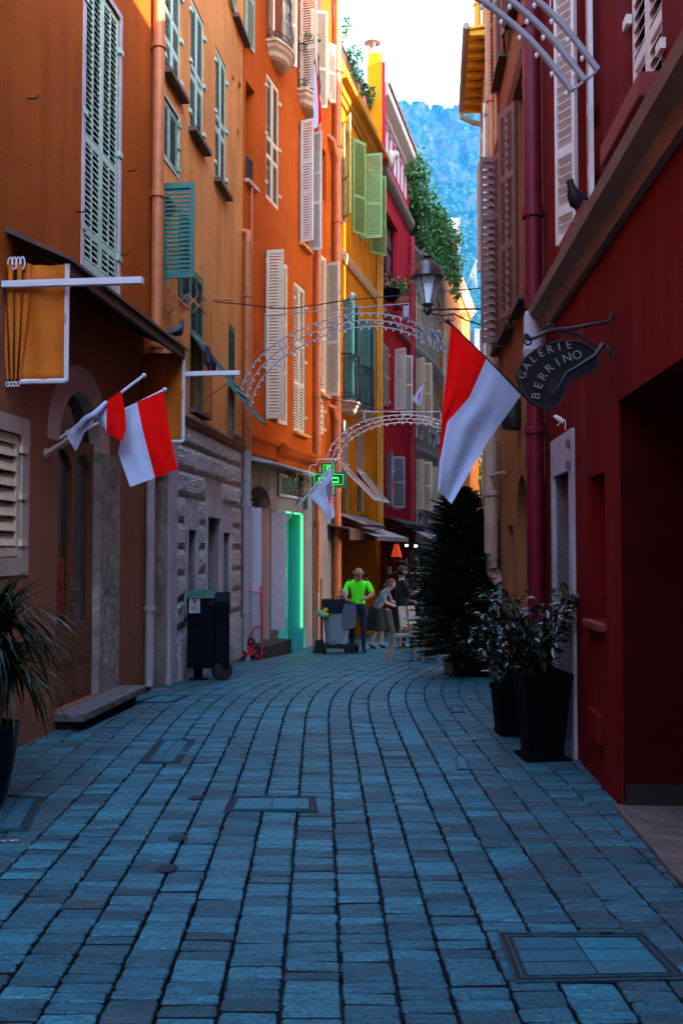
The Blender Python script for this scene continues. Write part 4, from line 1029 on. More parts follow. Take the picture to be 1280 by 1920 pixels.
# arched openings
def archop(a, b, z0, zspring, depth, mat, stone):
    r = (b-a)/2; m = (a+b)/2; fq.op.append((a, b, z0, zspring+r*1.3, depth))
    MB().quad(FQ.P(a,-depth,z0),FQ.P(b,-depth,z0),FQ.P(b,-depth,zspring+r*1.3),FQ.P(a,-depth,zspring+r*1.3)).build('recess_back', mat, R2.root)
    k = 14; mb = MB()
    A = [FQ.P(m-(r+.2)*math.cos(math.pi*i/k), .008, zspring+(r*1.3+.2)*math.sin(math.pi*i/k)) for i in range(k+1)]
    B = [FQ.P(m-r*math.cos(math.pi*i/k), .008, zspring+r*1.22*math.sin(math.pi*i/k)) for i in range(k+1)]
    for i in range(k): mb.quad(A[i],A[i+1],B[i+1],B[i]); mb.quad(B[i],B[i+1],B[i+1]-FQ.en*.12,B[i]-FQ.en*.12)
    mb.build('arch_surround', stone, R2.root, recalc=False)
archop(u(991,1000), u(969,1000), -.3, 1.95, .35, rockmat('dark_stone_blocks', (.09,.075,.06), 3, .9, .9, .5), R2.split[1])
fq.op.append((u(961,1000), u(951,1000), .5, 2.0, .25)); MB().quad(*[FQ.P(a_,-.25,z_) for a_, z_ in ((u(961,1000),.5),(u(951,1000),.5),(u(951,1000),2.0),(u(961,1000),2.0))]).build('pane', GLASS, R2.root)
MB().box(FQ, .02, u(996,1000), .0, .05, -.2, 2.4).build('rough_stone_pier', rockmat('rough_pier_stone', (.14,.11,.09), 7, 1.2, .95, .6), R2.root, bevel=.02)
BEI = M('beige_pipe_paint', (.36,.22,.15), .55, .2, 5)
up = u(938,1000)
drainpipe(R2, FQ, up, 1.55, 3.2, .1, BEI, n=.13)
MB().tube([FQ.P(up,.13,1.58),FQ.P(up,.12,1.4),FQ.P(up-.1,.02,1.22)], .09, 10).build('pipe_elbow', BEI, R2.root, smooth=True)
MB().box(FQ, up-.1, fq.L-.05, 0, .05, -.4, 1.3).build('pale_panel', M('pale_blue_grey_panel', (.36,.38,.42), .6, .1), R2.root)
MB().tube([FQ.P(u(950,1000),.03,2.72),FQ.P(up+.25,.2,2.72)], .022, 6).build('iron_bar', BEI, R2.root)
# ------------------------------------------------------------------ buff house with yellow eave
FB, fb = R3.F, R3.f; u = fb.u
YEL = M('sunny_yellow_boards', (.80,.40,.01), .6, .1, 8)
TILE = M('terracotta_tile', (.5,.2,.1), .8, .2)
e0, e1 = 2.6, fb.L+.05; ze = 10.75
mb = MB(); mb.prism([FB.P(e0,n,z) for n, z in ((-.1,ze+.0),(.34,ze-.06),(.34,ze-.02),(-.1,ze+.06))], FB.ex*(e1-e0)); ev = mb.build('eave', YEL, R3.root)
k = 9
for i in range(k): a = e0+.1+(e1-e0-.2)*i/(k-1); MB().box(FB, a-.05, a+.05, 0, .32, ze-.14, ze-.05).build('rafter', YEL, ev)
mb = MB(); mb.tube([FB.P(e0-.05,.38,ze-.02),FB.P(e1,.38,ze-.02),FB.P(e1+.05,.36,ze-.16),FB.P(e1+.05,.1,ze-.3),FB.P(e1+.05,-.1,ze-.32)], .06, 8); mb.build('gutter', M('zinc_gutter', (.36,.3,.24), .5, .2), R3.root, smooth=True)
window(R3, fb, (3.0, 3.7, 7.2, 9.4), SH_WHITE, 'open', ang=(172,172), rails=(.5,))
window(R3, fb, (4.4, 5.0, 7.2, 9.4), SH_WHITE, 'open', ang=(172,172), rails=(.5,))
window(R3, fb, (3.0, 3.8, 3.6, 5.8), SH_WHITE, 'open', ang=(172,172), rails=(.5,))
drainpipe(R3, FB, .5, -.3, 10.6, .07, BEI)
YW = stucco('warm_yellow_limewash', (.75,.36,.012), (.5,.22,.02), .2)
R3b = House('yellow_upper_storey', 'bright yellow upper storey above the tiled yellow eave', [(2.285,13.66),(2.6,17.4)], 'R', 18, YW, zbot=10.76, cat='roof storey'); HOUSES.append(R3b)
R3c = House('shading_roof_storey', 'unseen set back storey added to shade the deep orange house', [(3.4,17.45),(3.7,19.2)], 'R', 18, PI3, depth=6, zbot=10.77, cat='roof storey'); HOUSES.append(R3c)  # hidden storey added to block sun from the opposite front
drainpipe(R3b, R3b.F, R3b.f.L-.1, 10.8, 16, .06, YEL)
# ------------------------------------------------------------------ end of the street
E1 = House('far_grey_house', 'small blue grey house with shutters far down the street', [(9.2,66),(11.2,66.5)], 'L', 17.0, stucco('blue_grey_limewash', (.07,.085,.115)), depth=6, zbot=-3, cat='house')
E1.fac[0].F.en = Vector((0,-1,0)); HOUSES.append(E1)
fe = E1.f
for i in range(2):
    for z0 in (13.4, 9.4): window(E1, fe, (.3+i*1.0, .9+i*1.0, z0, z0+2.2), SH_GREY, 'closed', rails=(.5,), pitch=.12)
E2 = House('far_sunlit_house', 'far orange house glowing in sun at the end of the street', [(8.25,63),(9.05,63.2)], 'L', 9.2, OR7, depth=4, zbot=-3, cat='house')
E2.fac[0].F.en = Vector((0,-1,0)); HOUSES.append(E2)
# ------------------------------------------------------------------ flags
FRED = M('flag_red', (.85,.005,.004), .9, .06, 6, spec=.05)
FWHITE = M('flag_white', (.50,.56,.74), .8, .05, 6)
FVIO = M('flag_white_shaded', (.40,.38,.52), .8, .05, 6)  # violet copy of the flag white, shade put into the colour
POLEW = M('white_flag_pole', (.60,.58,.62), .45, .05, 9)
POLED = M('dark_flag_pole', (.04,.03,.03), .5, .2, 9)
def surf(rows, d, amp, ph=0.0, fr=5.0):
    nr, nc = len(rows)-1, len(rows[0])-1
    def S(s, t, off=0.0):
        x, y = min(s*nc, nc-1e-6), min(t*nr, nr-1e-6); i, j = int(x), int(y); a, b = x-i, y-j
        w_ = [(rows[j][i],(1-a)*(1-b)),(rows[j][i+1],a*(1-b)),(rows[j+1][i],(1-a)*b),(rows[j+1][i+1],a*b)]
        px = sum(p[0]*q for p, q in w_); py = sum(p[1]*q for p, q in w_); dd = sum((p[2] if len(p) > 2 else 0)*q for p, q in w_)
        env = .25+.75*t
        return at(px, py, d+dd-off + amp*env*(math.sin(s*fr*2+ph+t*2.1)+.5*math.sin(s*fr*3.7-t*4+ph*2)))
    return S
def cloth(parent, rows, mats, d, amp=.02, ph=0.0, n=9, fr=5.0):
    S = surf(rows, d, amp, ph, fr); nc = len(rows[0])-1; nr = len(rows)-1
    mb = MB(); ks = {}
    um = list(dict.fromkeys(m.name for m in mats))
    for c in range(nc):
        mb.use(um.index(mats[c].name))
        mb.grid(lambda s, t: S((c+s)/nc, t), n, n*nr)
    o = mb.build('cloth', [MATS[x] for x in um], parent, smooth='all', recalc=False)
    bm = bmesh.new(); bm.from_mesh(o.data); bmesh.ops.remove_doubles(bm, verts=bm.verts, dist=1e-4); bm.to_mesh(o.data); bm.free()
    return o, S
def flag(label, pole, d, rows, mats, amp=.02, ph=0.0, r=.014, pm=None, knob=True, group=None, fr=5.0):
    """pole: (px,py,dd) foot and tip"""
    P = [at(x, y, d+dd) for x, y, dd in pole]
    t = thing('flag', P[0], label, 'flag', group)
    mb = MB().tube(P, r, 8)
    if knob: mb.ball(P[-1], r*1.7)
    mb.build('pole', pm or POLEW, t, smooth=True)
    c, S = cloth(t, rows, mats, d, amp, ph, fr=fr); return t, c, S
# large flag on the right
flag('large red and white flag hanging from a slanting pole beside the hanging gallery sign', [(1003,763,.75),(838,602,0)], 9.5,
  [[(845,610),(911,673),(976,741,.2)],[(838,690),(880,744,-.03),(950,778,.15)],[(829,770),(838,792,-.05),(918,822,.12)],[(822,862),(823,868,-.04),(880,885,.08)],[(818,915),(819,917),(846,945,.05)]], [FRED, FWHITE], .034, .4, .016, POLED, fr=7.0)
# pair by the arched door
flag('red and white flag hanging straight below the lower of two poles at the arched door', [(121,825,-.1),(309,731,.15)], 9.1,
  [[(236,767),(257,754),(306,733)],[(228,815,.02),(267,803,-.03),(315,790)],[(222,850,.03),(279,850,-.02),(324,838)],[(244,913),(291,896),(334,880)]], [FWHITE, FRED], .014, 1.0)
flag('red and white flag twisted round the upper of two poles at the arched door', [(113,822,-.1),(270,704,.2)], 8.85,
  [[(166,787),(200,752),(227,733)],[(178,782,.02),(200,775,-.02),(234,765)],[(190,797,.02),(200,795,-.02),(237,800)],[(199,806),(200,812),(230,827)]], [FWHITE, FRED], .012, .3)
t = thing('flag', at(150,795,8.7), 'loose white flag tail wound round the upper pole left of the arched door', 'flag')
cloth(t, [[(152,796),(163,790),(178,778)],[(136,803),(156,806),(172,800)],[(122,808),(150,820),(158,812)],[(130,825),(142,846),(148,838)]], [FWHITE, FVIO], 8.75, .02, .8)
MB().tube([at(148,800,8.72), at(160,785,8.7), at(178,776,8.75), at(200,754,8.82)], [.03,.026,.03,.02], 8).build('wrapped_cloth', FWHITE, t, smooth=True)
# white printed flag by the pharmacy cross
t, c, S = flag('white printed flag with a grey and red emblem in front of the green pharmacy cross', [(536,977,.55),(629,864,0)], 18.9,
  [[(622,876),(602,902),(580,931)],[(624,905),(612,925),(597,948)],[(626,945,.1),(617,950,-.1),(611,965)],[(627,968),(620,976,-.05),(612,984)]], [FWHITE, FWHITE], .03, .7, .022)
def patch(S, quad, mat, name, parent, off=.03):
    MB().add([S(s, t_, off) for s, t_ in quad], [tuple(range(len(quad)))]).build(name, mat, parent)
patch(S, [(.08,.22),(.42,.2),(.5,.44),(.2,.52)], M('emblem_grey', (.18,.17,.18), .8), 'emblem', c)
patch(S, [(.12,.5),(.46,.46),(.40,.62)], FRED, 'emblem', c)
for i in range(7): t0 = .36+i*.065; patch(S, [(.03,t0),(.15,t0-.01),(.15,t0+.03),(.03,t0+.04)], FRED, 'print', c)
t, c, S = flag('small white flag with a red mark slanting from the crimson house corner', [(755,776,.3),(797,714,0)], 32.5,
  [[(794,718),(784,733),(775,748)],[(792,738),(784,748),(777,756)],[(788,758),(784,762),(781,757)]], [FWHITE, FWHITE], .04, .2, .025)
patch(S, [(.2,.2),(.55,.25),(.4,.6)], FRED, 'emblem', c, .06)
flag('small red and white flag below the lower grey shutters of the crimson house', [(741,882,.5),(733,886,0)], 30.3,
  [[(728,905),(732,893),(735,886)],[(724,913),(733,908),(738,900)],[(729,928),(733,918),(738,916)]], [FWHITE, FRED], .03, .2, .02)
t, c, S = flag('tall white flag flying above the sunlit orange house', [(868,550,.5),(893,489,0)], 46,
  [[(892,490),(884,505),(879,516)],[(893,508),(888,518),(885,522)],[(894,540),(890,546),(887,540)]], [FWHITE, FWHITE], .05, .1, .03)
t = thing('flag', at(590,120,20.4), 'red and white flag draped from the upper iron balcony of the deep orange house', 'flag')
cloth(t, [[(588,118),(590,114),(592,118)],[(587,160),(594,158),(597,160)],[(588,205),(597,205),(603,222)],[(588,243),(597,236),(602,228)]], [FWHITE, FRED], 20.55, .03, .5)
MB().tube([at(590,112,20.7), at(590,118,20.5)], .02, 6).build('pole', POLED, t)

# ------------------------------------------------------------------ festive light arches
ARCHM = M('white_arch_tube', (.30,.29,.31), .45, .08, 9)
BULB = M('unlit_bulb', (.62,.64,.62), .2, .1, 9, spec=.8)
bulb_me = MB().ball((0,0,0), .014, .014, .022, 6, 4).build('bulb', BULB).data
bpy.data.objects.remove(bpy.data.objects['bulb'])
def spline(pts, n):
    out = []
    P = [pts[0]]+pts+[pts[-1]]
    for i in range(1, len(P)-2):
        for k in range(n):
            t = k/n; a, b, c, d = P[i-1:i+3]
            out.append(a*0 + .5*((2*b)+(c-a)*t+(2*a-5*b+4*c-d)*t*t+(3*b-a-3*c+d)*t**3))
    return out+[pts[-1]]
def light_arch(lines, extra, label, r, step, rex):
    t = thing('light_arch', lines[0][0], label, 'light arch', 'festive light arches over the street')
    for L in lines:
        tb = MB().tube(spline(L, 8), r, 8).build('arch_tube', ARCHM, t, smooth=True)
        pts = spline(L, 24); acc = 0
        for a, b in zip(pts, pts[1:]):
            acc += (b-a).length
            if acc > step:
                acc = 0; e = (b-a).normalized(); nrm = Vector((e.z, 0, -e.x)); nrm = nrm if nrm.z < 0 else -nrm
                o = bpy.data.objects.new('bulb', bulb_me); col.objects.link(o); o.parent = tb
                o.location = b + nrm*(r+.02) - Vector((0,.008,0)) - BASE[t.name]
    if extra:
        mb = MB()
        for E in extra: mb.tube(E, rex, 6)
        mb.build('arch_frame', ARCHM, t)
    n = len(lines[0])
    for k in range(0, n, 2): MB().tube([lines[0][k], lines[-1][k]], rex, 6).build('cross_tie', ARCHM, t)
    return t
d1 = 16.4
o_ = [(447,742),(470,690),(520,642),(590,607),(650,591),(700,588),(750,596),(795,614),(838,640)]
lines = [[at(x+ox*(1-i/8), y+oy, d1) for i, (x, y) in enumerate(o_)] for ox, oy in ((0,0),(10,13),(20,25))]
light_arch(lines, [[at(497,592,d1),at(766,569,d1)],[at(497,592,d1),at(496,655,d1)],[at(766,569,d1),at(768,604,d1)],[at(660,578,d1),at(660,592,d1)]], 'larger white light arch between the peach house and the street lamp', .014, .13, .010)
d2 = 23.0
o_ = [(612,857),(624,832),(648,808),(680,791),(712,782),(753,778),(795,781),(828,790)]
lines = [[at(x+ox*(1-i/7), y+oy, d2) for i, (x, y) in enumerate(o_)] for ox, oy in ((0,0),(8,7),(16,14))]
light_arch(lines, [[at(683,772,d2),at(826,772,d2)],[at(683,772,d2),at(683,792,d2)],[at(753,772,d2),at(753,792,d2)],[at(826,772,d2),at(826,792,d2)]], 'farther and lower white light arch ending at the green pharmacy cross', .015, .18, .013)
d0 = 6.35; lines = []
for a_, b_, zz in ((2.78,2.26,3.90),(2.68,2.17,3.87),(2.58,2.08,3.84)):
    lines.append([Vector((-.75+a_*math.cos(R(q)), d0, zz+b_*math.sin(R(q)))) for q in range(147, 25, -10)])
light_arch(lines, [], 'near arch of three thick tubes and bulbs entering at the top right corner', .023, .155, .011)
def cable(pts, label, r=.008):
    mb = MB().tube(spline(pts, 8), r, 5); o = mb.build('cable', M('black_cable', (.012,.012,.014), .6), base=pts[0]); tag(o, label, 'cable')
cable([at(395,565,15.2), at(450,570,15.9), at(530,578,16.4), at(590,572,16.4), at(650,563,16.4), at(760,553,16.4), at(905,540,16)], 'black cable slung across the street just above the larger light arch', .011)
cable([at(586,744,20.9), at(640,752,21.8), at(715,768,22.8), at(790,768,23.5)], 'thin cable from the orange house pipe to the lower light arch', .012)
fl = thing('floodlight', at(658,556,16.4), 'small round white floodlight on the cable above the larger light arch', 'floodlight')
MB().lathe(at(657,557,16.4)-Vector((0,.05,0)), [(.07,0),(.075,.03),(.03,.09)], 12, (.9,.3,.1)).build('lamp_body', PAINT_WHITE, fl, smooth=True)
MB().tube([at(657,557,16.4), at(650,563,16.4)], .012, 5).build('bracket', IRON, fl)
fl = thing('junction_box', at(760,585,16.4), 'small grey box hanging at the right end of the larger light arch bar', 'junction box')
MB().box(Fr(at(760,586,16.35),(1,0,0),(0,-1,0)), -.045, .045, 0, .08, -.1, .1).build('box', M('grey_box', (.3,.3,.32), .5, .1), fl, bevel=.008)
MB().tube([at(760,577,16.38), at(760,570,16.38)], .01, 5).build('strap', IRON, fl)

# ------------------------------------------------------------------ street lamp
BLK = M('black_lamp_paint', (.014,.012,.012), .35, .2, 12, spec=.5)
DLAMP = 15.3; sc = DLAMP/1800
lt = at(801, 478, DLAMP); lamp = thing('street_lamp', at(927,600,DLAMP), 'black lantern street lamp on a scrolled wall bracket above the large flag', 'street lamp')
cz = lambda y: at(801, y, DLAMP).z
lx = Vector((lt.x, DLAMP, 0))
def L_(prof, seg=24): return [(r*sc, cz(y)) for r, y in prof]
MB().lathe(lx, L_([(2,477),(8,478),(10,482),(4,485),(11,489),(12,491),(15,493),(22,501),(26,510),(27,516),(31,517),(31.5,521),(27,522)][::-1]), 24).build('lamp_hood', M('brown_black_hood', (.04,.022,.02), .3, .2, 8, spec=.6), lamp, smooth=True)
gm, gnt, gp = new_mat('hammered_lamp_glass'); gv = coords(gnt); gn = tex(gnt, 'ShaderNodeTexVoronoi', 70, gv)
gp.inputs['Base Color'].default_value = (.80,.88,.92,1); gp.inputs['Roughness'].default_value = .18; gp.inputs['Transmission Weight'].default_value = .75; bump(gnt, gp, gn.outputs[0], .6, .01)
MB().lathe(lx, L_([(26,522),(9,572)][::-1]), 6).build('lamp_glass', gm, lamp, smooth=False)
mb = MB()
for k in range(6):
    q = math.pi/3*k; c, s = math.cos(q), math.sin(q)
    mb.tube([lx+Vector((27*sc*c, 27*sc*s, cz(521))), lx+Vector((9.5*sc*c, 9.5*sc*s, cz(573)))], .011, 5)
for y, r in ((521,27),(571,10)): mb.tube([lx+Vector((r*sc*math.cos(q), r*sc*math.sin(q), cz(y))) for q in [i*math.pi/12 for i in range(25)]], .012, 5)
mb.lathe(lx, L_([(10,572),(7,577),(9,581),(9,585),(4,589),(1,592)][::-1]), 12); mb.build('lamp_frame', BLK, lamp)
mb = MB()
def spiral(c, r0, turns, a0, sgn=1): return [Vector((c.x + r0*(1-.8*i/28)*math.cos(a0+sgn*turns*2*math.pi*i/28), c.y, c.z + r0*(1-.8*i/28)*math.sin(a0+sgn*turns*2*math.pi*i/28))) for i in range(29)]
A = lambda x, y: at(x, y, DLAMP)
mb.tube([A(801,588), A(812,580), A(926,579)], .017, 6)
mb.tube([A(925,572), A(925,622)], .02, 6)
mb.tube([A(806,588), A(828,592), A(850,588), A(872,600), A(925,616)], .013, 6)
for x, y, r, a, s in ((824,598,12,1.6,1),(846,595,8,0,-1),(884,590,8,2.2,1),(868,590,6,0,-1)): mb.tube(spiral(A(x,y), r*sc, 1.4, a, s), .009, 5)
mb.build('wall_bracket', BLK, lamp)

# ------------------------------------------------------------------ hanging sign
D = 6.42; A = lambda x, y, dd=0: at(x, y, D+dd)
sign = thing('hanging_sign', A(1158,630), 'black palette shaped gallery sign hanging from a wrought iron bracket on the dark red house', 'sign')
out = [(968,705),(975,682),(992,662),(1020,646),(1050,638),(1080,638),(1105,648),(1118,664),(1121,680),(1113,697),(1095,705),(1077,711),(1064,722),(1056,742),(1046,758),(1030,766),(1010,763),(990,750),(976,730)]
SGN = M('black_sign_paint', (.005,.0055,.008), .6, .3, 9, spec=.2)
cpts = spline([A(x, y) for x, y in out]+[A(*out[0])], 4)[:-1]
sb = MB().prism(cpts, (0,.03,0)).build('sign_panel', SGN, sign)
ctr = sum(cpts, Vector())/len(cpts)
MB().ring([p-Vector((0,.012,0)) for p in cpts], [p.lerp(ctr, .05)-Vector((0,.012,0)) for p in cpts], (0,.05,0)).build('sign_rim', IRON, sign)
hole = [A(1035+9*math.cos(q), 728+15*math.sin(q)) for q in [i*math.pi/8 for i in range(16)]]
MB().prism([p-Vector((0,.006,0)) for p in hole], (0,.005,0)).build('thumb_hole', DARK, sb)
LET = M('pale_sign_letters', (.22,.20,.19), .6, .1)
SF = Fr(A(1035,700), (1,0,0), (0,-1,0))
def arcword(word, pts, size):
    P = spline([A(x, y) for x, y in pts], 10); L = [0]
    for a, b in zip(P, P[1:]): L.append(L[-1]+(b-a).length)
    for i, chx in enumerate(word):
        q = L[-1]*(i+.5)/len(word); k = next(j for j in range(len(L)-1) if L[j+1] >= q)
        p = P[k].lerp(P[k+1], (q-L[k])/(L[k+1]-L[k])); e = (P[k+1]-P[k]).normalized()
        text3d(chx, SF, p.x-SF.o.x, .008, p.z-SF.o.z, size, LET, sb, .003, math.atan2(e.z, e.x), 'letter')
arcword('GALERIE', [(976,712),(988,685),(1010,665),(1040,653),(1074,646)], .075)
arcword('BERRINO', [(1002,752),(1010,720),(1026,694),(1052,676),(1090,664)], .082)
mb = MB()
mb.tube([A(1158,588), A(1158,668)], .018, 6)
mb.tube(spline([A(1157,598), A(1148,594), A(1140,603), A(1110,608), A(1070,616), A(1030,620), A(1000,634), A(987,632)], 4), .013, 6)
mb.tube(spline([A(1120,652), A(1090,632), A(1060,622), A(1025,621)], 4), .010, 6)
for x, y, r, a, s in ((1147,662,9,0,1),(1140,655,6,3,-1),(990,640,9,1.5,1),(986,632,6,3,-1),(1030,612,7,4,1),(1148,594,7,1,1)): mb.tube(spiral(A(x,y), r*D/1800, 1.3, a, s), .008, 5)
for x in (1020, 1085): mb.tube([A(x,620), A(x,642)], .007, 5)
mb.tube([A(1130,645), A(1112,668), A(1060,700), A(1040,735)], [.02,.016,.01,.006], 6)
mb.build('wrought_bracket', IRON, sign)
# chain and dark spotlight beside it, white bird over the door
ch_ = thing('hanging_chain', at(997,775,9.6), 'dark iron chain hanging in front of the ochre wall left of the dark red pipe', 'chain')
mb = MB()
for i in range(11):
    c = at(997, 772+i*7, 9.6); q = (i % 2)*math.pi/2
    mb.tube([c+Vector((.014*math.cos(t)*math.cos(q), .014*math.cos(t)*math.sin(q), .024*math.sin(t))) for t in [j*math.pi/5 for j in range(11)]], .005, 4)
mb.tube([at(997,765,9.6), at(1003,762,9.75), at(1012,760,10.0)], .01, 5); mb.build('chain_links', IRON, ch_)
sp_ = thing('wall_lantern', at(960,775,11.4), 'dark drum shaped wall lamp half hidden behind the large flag', 'wall lamp')
mb = MB().lathe(at(962,808,11.3), [(.02,0),(.13,.02),(.16,.12),(.14,.36),(.05,.42)], 14); mb.build('lamp_shade', BLK, sp_, smooth=True)
MB().tube([at(962,752,11.3), at(985,744,11.35), at(1002,748,11.8)], .025, 6).build('arm', BLK, sp_)
bd = thing('bird_ornament', at(1052,806,7.75), 'small white bird ornament perched on the white stone door frame', 'ornament')
A = lambda x, y: at(x, y, 7.75)
mb = MB().tube([A(1041,779), A(1048,786), A(1054,790), A(1059,789)], [.008,.022,.02,.006], 8)
mb.add([A(1049,784), A(1040,777), A(1036,781), A(1047,790)], [(0,1,2,3)]).add([A(1052,790), A(1044,796), A(1043,799), A(1050,793)], [(0,1,2,3)]).add([A(1057,788), A(1059,785), A(1060,790)], [(0,1,2)])
mb.build('bird_body', PAINT_WHITE, bd, smooth=True); MB().tube([A(1059,789), A(1059,806)], .005, 5).build('wire_stand', PAINT_WHITE, bd)

# ------------------------------------------------------------------ pharmacy cross
D = 20.6; A = lambda x, y, o=0: at(x, y, D-o)
cr = thing('pharmacy_cross', A(585,905), 'green neon pharmacy cross projecting from the deep orange house behind a white flag', 'sign')
def crossp(cx, cy, r, w_): return [(cx-w_,cy-r),(cx+w_,cy-r),(cx+w_,cy-w_),(cx+r,cy-w_),(cx+r,cy+w_),(cx+w_,cy+w_),(cx+w_,cy+r),(cx-w_,cy+r),(cx-w_,cy+w_),(cx-r,cy+w_),(cx-r,cy-w_),(cx-w_,cy-w_)]
MB().prism([A(x,y) for x,y in crossp(616,899,32,14)], (0,.16,0)).build('cross_case', M('dark_green_case', (.01,.035,.016), .4, .2), cr)
MB().ring([A(x,y,.012) for x,y in crossp(616,899,33,15)], [A(x,y,.012) for x,y in crossp(616,899,31,13)], (0,.18,0)).build('cross_edge', M('bronze_edge', (.28,.2,.1), .4, .2, 9), cr)
NEON = M('green_neon', (.1,.8,.1), .5, 0, emit=(.03,1,.06), estr=.28); NEON2 = M('green_neon_dim', (.05,.4,.1), .5, 0, emit=(.01,.6,.06), estr=.10)
mb = MB().tube([A(x,y,.02) for x,y in crossp(616,899,27,9.5)+[crossp(616,899,27,9.5)[0]]], .010, 5); mb.build('neon_tube', NEON2, cr)
mb = MB().tube([A(598,896,.03),A(634,896,.03),A(634,904,.03),A(598,904,.03),A(598,896,.03)], .013, 5); mb.build('neon_tube', NEON, cr)
mb = MB().tube([A(616+4*math.cos(q),878+4*math.sin(q),.03) for q in [i*math.pi/5 for i in range(11)]], .01, 5); mb.build('neon_tube', NEON, cr)
WBR = M('white_bracket_wire', (.5,.5,.5), .5)
mb = MB().tube([A(580,880,.02),A(582,873,.02),A(594,871,.02),A(594,862,.02),A(640,860,.02),A(642,872,.02),A(655,872,.02)], .014, 5).tube([A(580,880,.02),A(582,920,.02)], .012, 5)
mb.tube([A(566,888),A(590,892)], .02, 5); mb.build('wire_bracket', WBR, cr)
# ------------------------------------------------------------------ pigeons
PIG = M('pigeon_grey', (.028,.03,.04), .55, .35, 14); PIGD = M('pigeon_dark', (.012,.013,.017), .55, .35, 14)
def pigeon(foot, dirx, label, mat, s=1.0, up=0.3):
    t = thing('pigeon', foot, label, 'pigeon'); f = Vector(dirx).normalized(); side = f.cross(Z); P = lambda a, h, b=0: foot+f*(a*s)+Z*(h*s)+side*(b*s)
    mb = MB(); mb.tube([P(-.17,.10-up*.1), P(-.10,.115), P(-.04,.13), P(.03,.15), P(.075,.185+up*.06), P(.09,.225+up*.08), P(.105,.255+up*.08), P(.125,.255+up*.08)], [.012,.03,.058,.066,.046,.026,.03,.012], 12)
    mb.build('body', mat, t, smooth=True)
    MB().tube([P(.125,.254+up*.08), P(.15,.246+up*.08)], [.009,.002], 6).build('beak', M('beak_horn', (.1,.08,.07), .5), t)
    for b in (-.055, .055): MB().tube([P(.03,.15,b), P(-.05,.13,b*1.1), P(-.16,.1-up*.1,b*.5)], [.012,.026,.006], 8).build('wing', PIGD, t, smooth=True)
    for b in (-.025, .025): MB().tube([P(.0,.09,b), P(.01,.0,b), P(.04,.0,b)], .006, 5).build('leg', M('pigeon_leg', (.25,.07,.06), .6), t)
    for b in (-.02,.02): MB().ball(P(.112,.265+up*.08,b*1.2), .006*s).build('eye', M('pigeon_eye', (.4,.1,.02), .3), t)
u_, z_ = (at(318,645,11.3), 0)
pigeon(F1.P(ud(11.25), .53, zf+.03), F1.ex+F1.en*.4, 'dark pigeon standing on the edge of the awning roof', PIGD, .95)
pigeon(F1.P(a1+.06, .82, 3.858), (-.2,-1,0), 'grey blue pigeon perched on the white metal bar', PIG, .86, 1.0)
fp = at(1140,402,6.7); fp = Vector((RX(6.9)-.13, 6.9, 4.08))
pigeon(fp, (-.75,-.55,0), 'dark pigeon resting on the stone belt course of the dark red house', PIGD, 1.05, .1)
# ------------------------------------------------------------------ greenery
r8 = random.Random(11)
def rv(r=1.0):
    while True:
        v = Vector((r8.uniform(-1,1), r8.uniform(-1,1), r8.uniform(-1,1)))
        if .05 < v.length < 1: return v.normalized()*r
def leafquad(mb, p, d, nrm, L, Wd, fold=.15):
    d = d.normalized(); s = d.cross(nrm); s = s.normalized() if s.length > 1e-4 else d.orthogonal().normalized(); n = s.cross(d)
    a, b, c = p, p+d*(L*.5)+n*(L*fold*.4), p+d*L
    mb.add([a, b+s*(Wd/2)+n*(Wd*fold), c, b-s*(Wd/2)+n*(Wd*fold), b], [(0,4,2,1),(0,3,2,4)])
LG = leafmat('glossy_dark_leaf', (.005,.015,.006), (.015,.032,.012), .22, .5)
LD = leafmat('conifer_needles', (.005,.020,.009), (.018,.042,.018), .6, .10)
LI = leafmat('ivy_leaf', (.035,.18,.07), (.11,.28,.05), .45, .4)
LIY = leafmat('autumn_ivy_leaf', (.14,.12,.015), (.25,.09,.03), .5, .3)
LS = leafmat('strap_leaf', (.003,.011,.004), (.008,.024,.007), .32, .16)
LB = leafmat('balcony_plant_leaf', (.03,.09,.02), (.10,.16,.03), .5, .3)
LY = leafmat('sunlit_yellow_green_leaf', (.10,.13,.008), (.20,.20,.008), .5, .3)
BARK = M('bark', (.06,.045,.035), .9, .3, 14, bmp=.5, bscale=40)
POTD = M('black_planter', (.002,.002,.0022), .65, .3, 6, spec=.06); POTB = M('dark_blue_glazed_pot', (.002,.003,.010), .35, .3, 5, spec=.15)
TERC = M('terracotta_pot', (.35,.13,.06), .8, .15); SOIL = M('potting_soil', (.02,.014,.01), 1, .4, 40)
def square_planter(t, o, w0, w1, h, mat, ang=0.0, lip=.03):
    c, s = math.cos(ang), math.sin(ang); F = Fr(o, (c,s,0), (-s,c,0))
    mb = MB(); prof = [(w0*1.06,0),(w0*1.06,.035),(w0,.04),(w1,h-.06),(w1*1.07,h-.05),(w1*1.07,h),(w1*.93,h),(w1*.9,h-.06)]
    n = len(prof); vs = [F.P(a*x, b*x, z) for x, z in [(p/2,q) for p,q in prof] for a, b in ((-1,-1),(1,-1),(1,1),(-1,1))]
    mb.add(vs, [(0,1,2,3),(4*n-4,4*n-1,4*n-2,4*n-3)]+[(i*4+k,i*4+(k+1)%4,(i+1)*4+(k+1)%4,(i+1)*4+k) for i in range(n-1) for k in range(4)])
    p = mb.build('planter', mat, t, bevel=.006)
    MB().quad(*[F.P(a*w1*.44, b*w1*.44, h-.055) for a, b in ((-1,-1),(1,-1),(1,1),(-1,1))]).build('soil', SOIL, p); return p
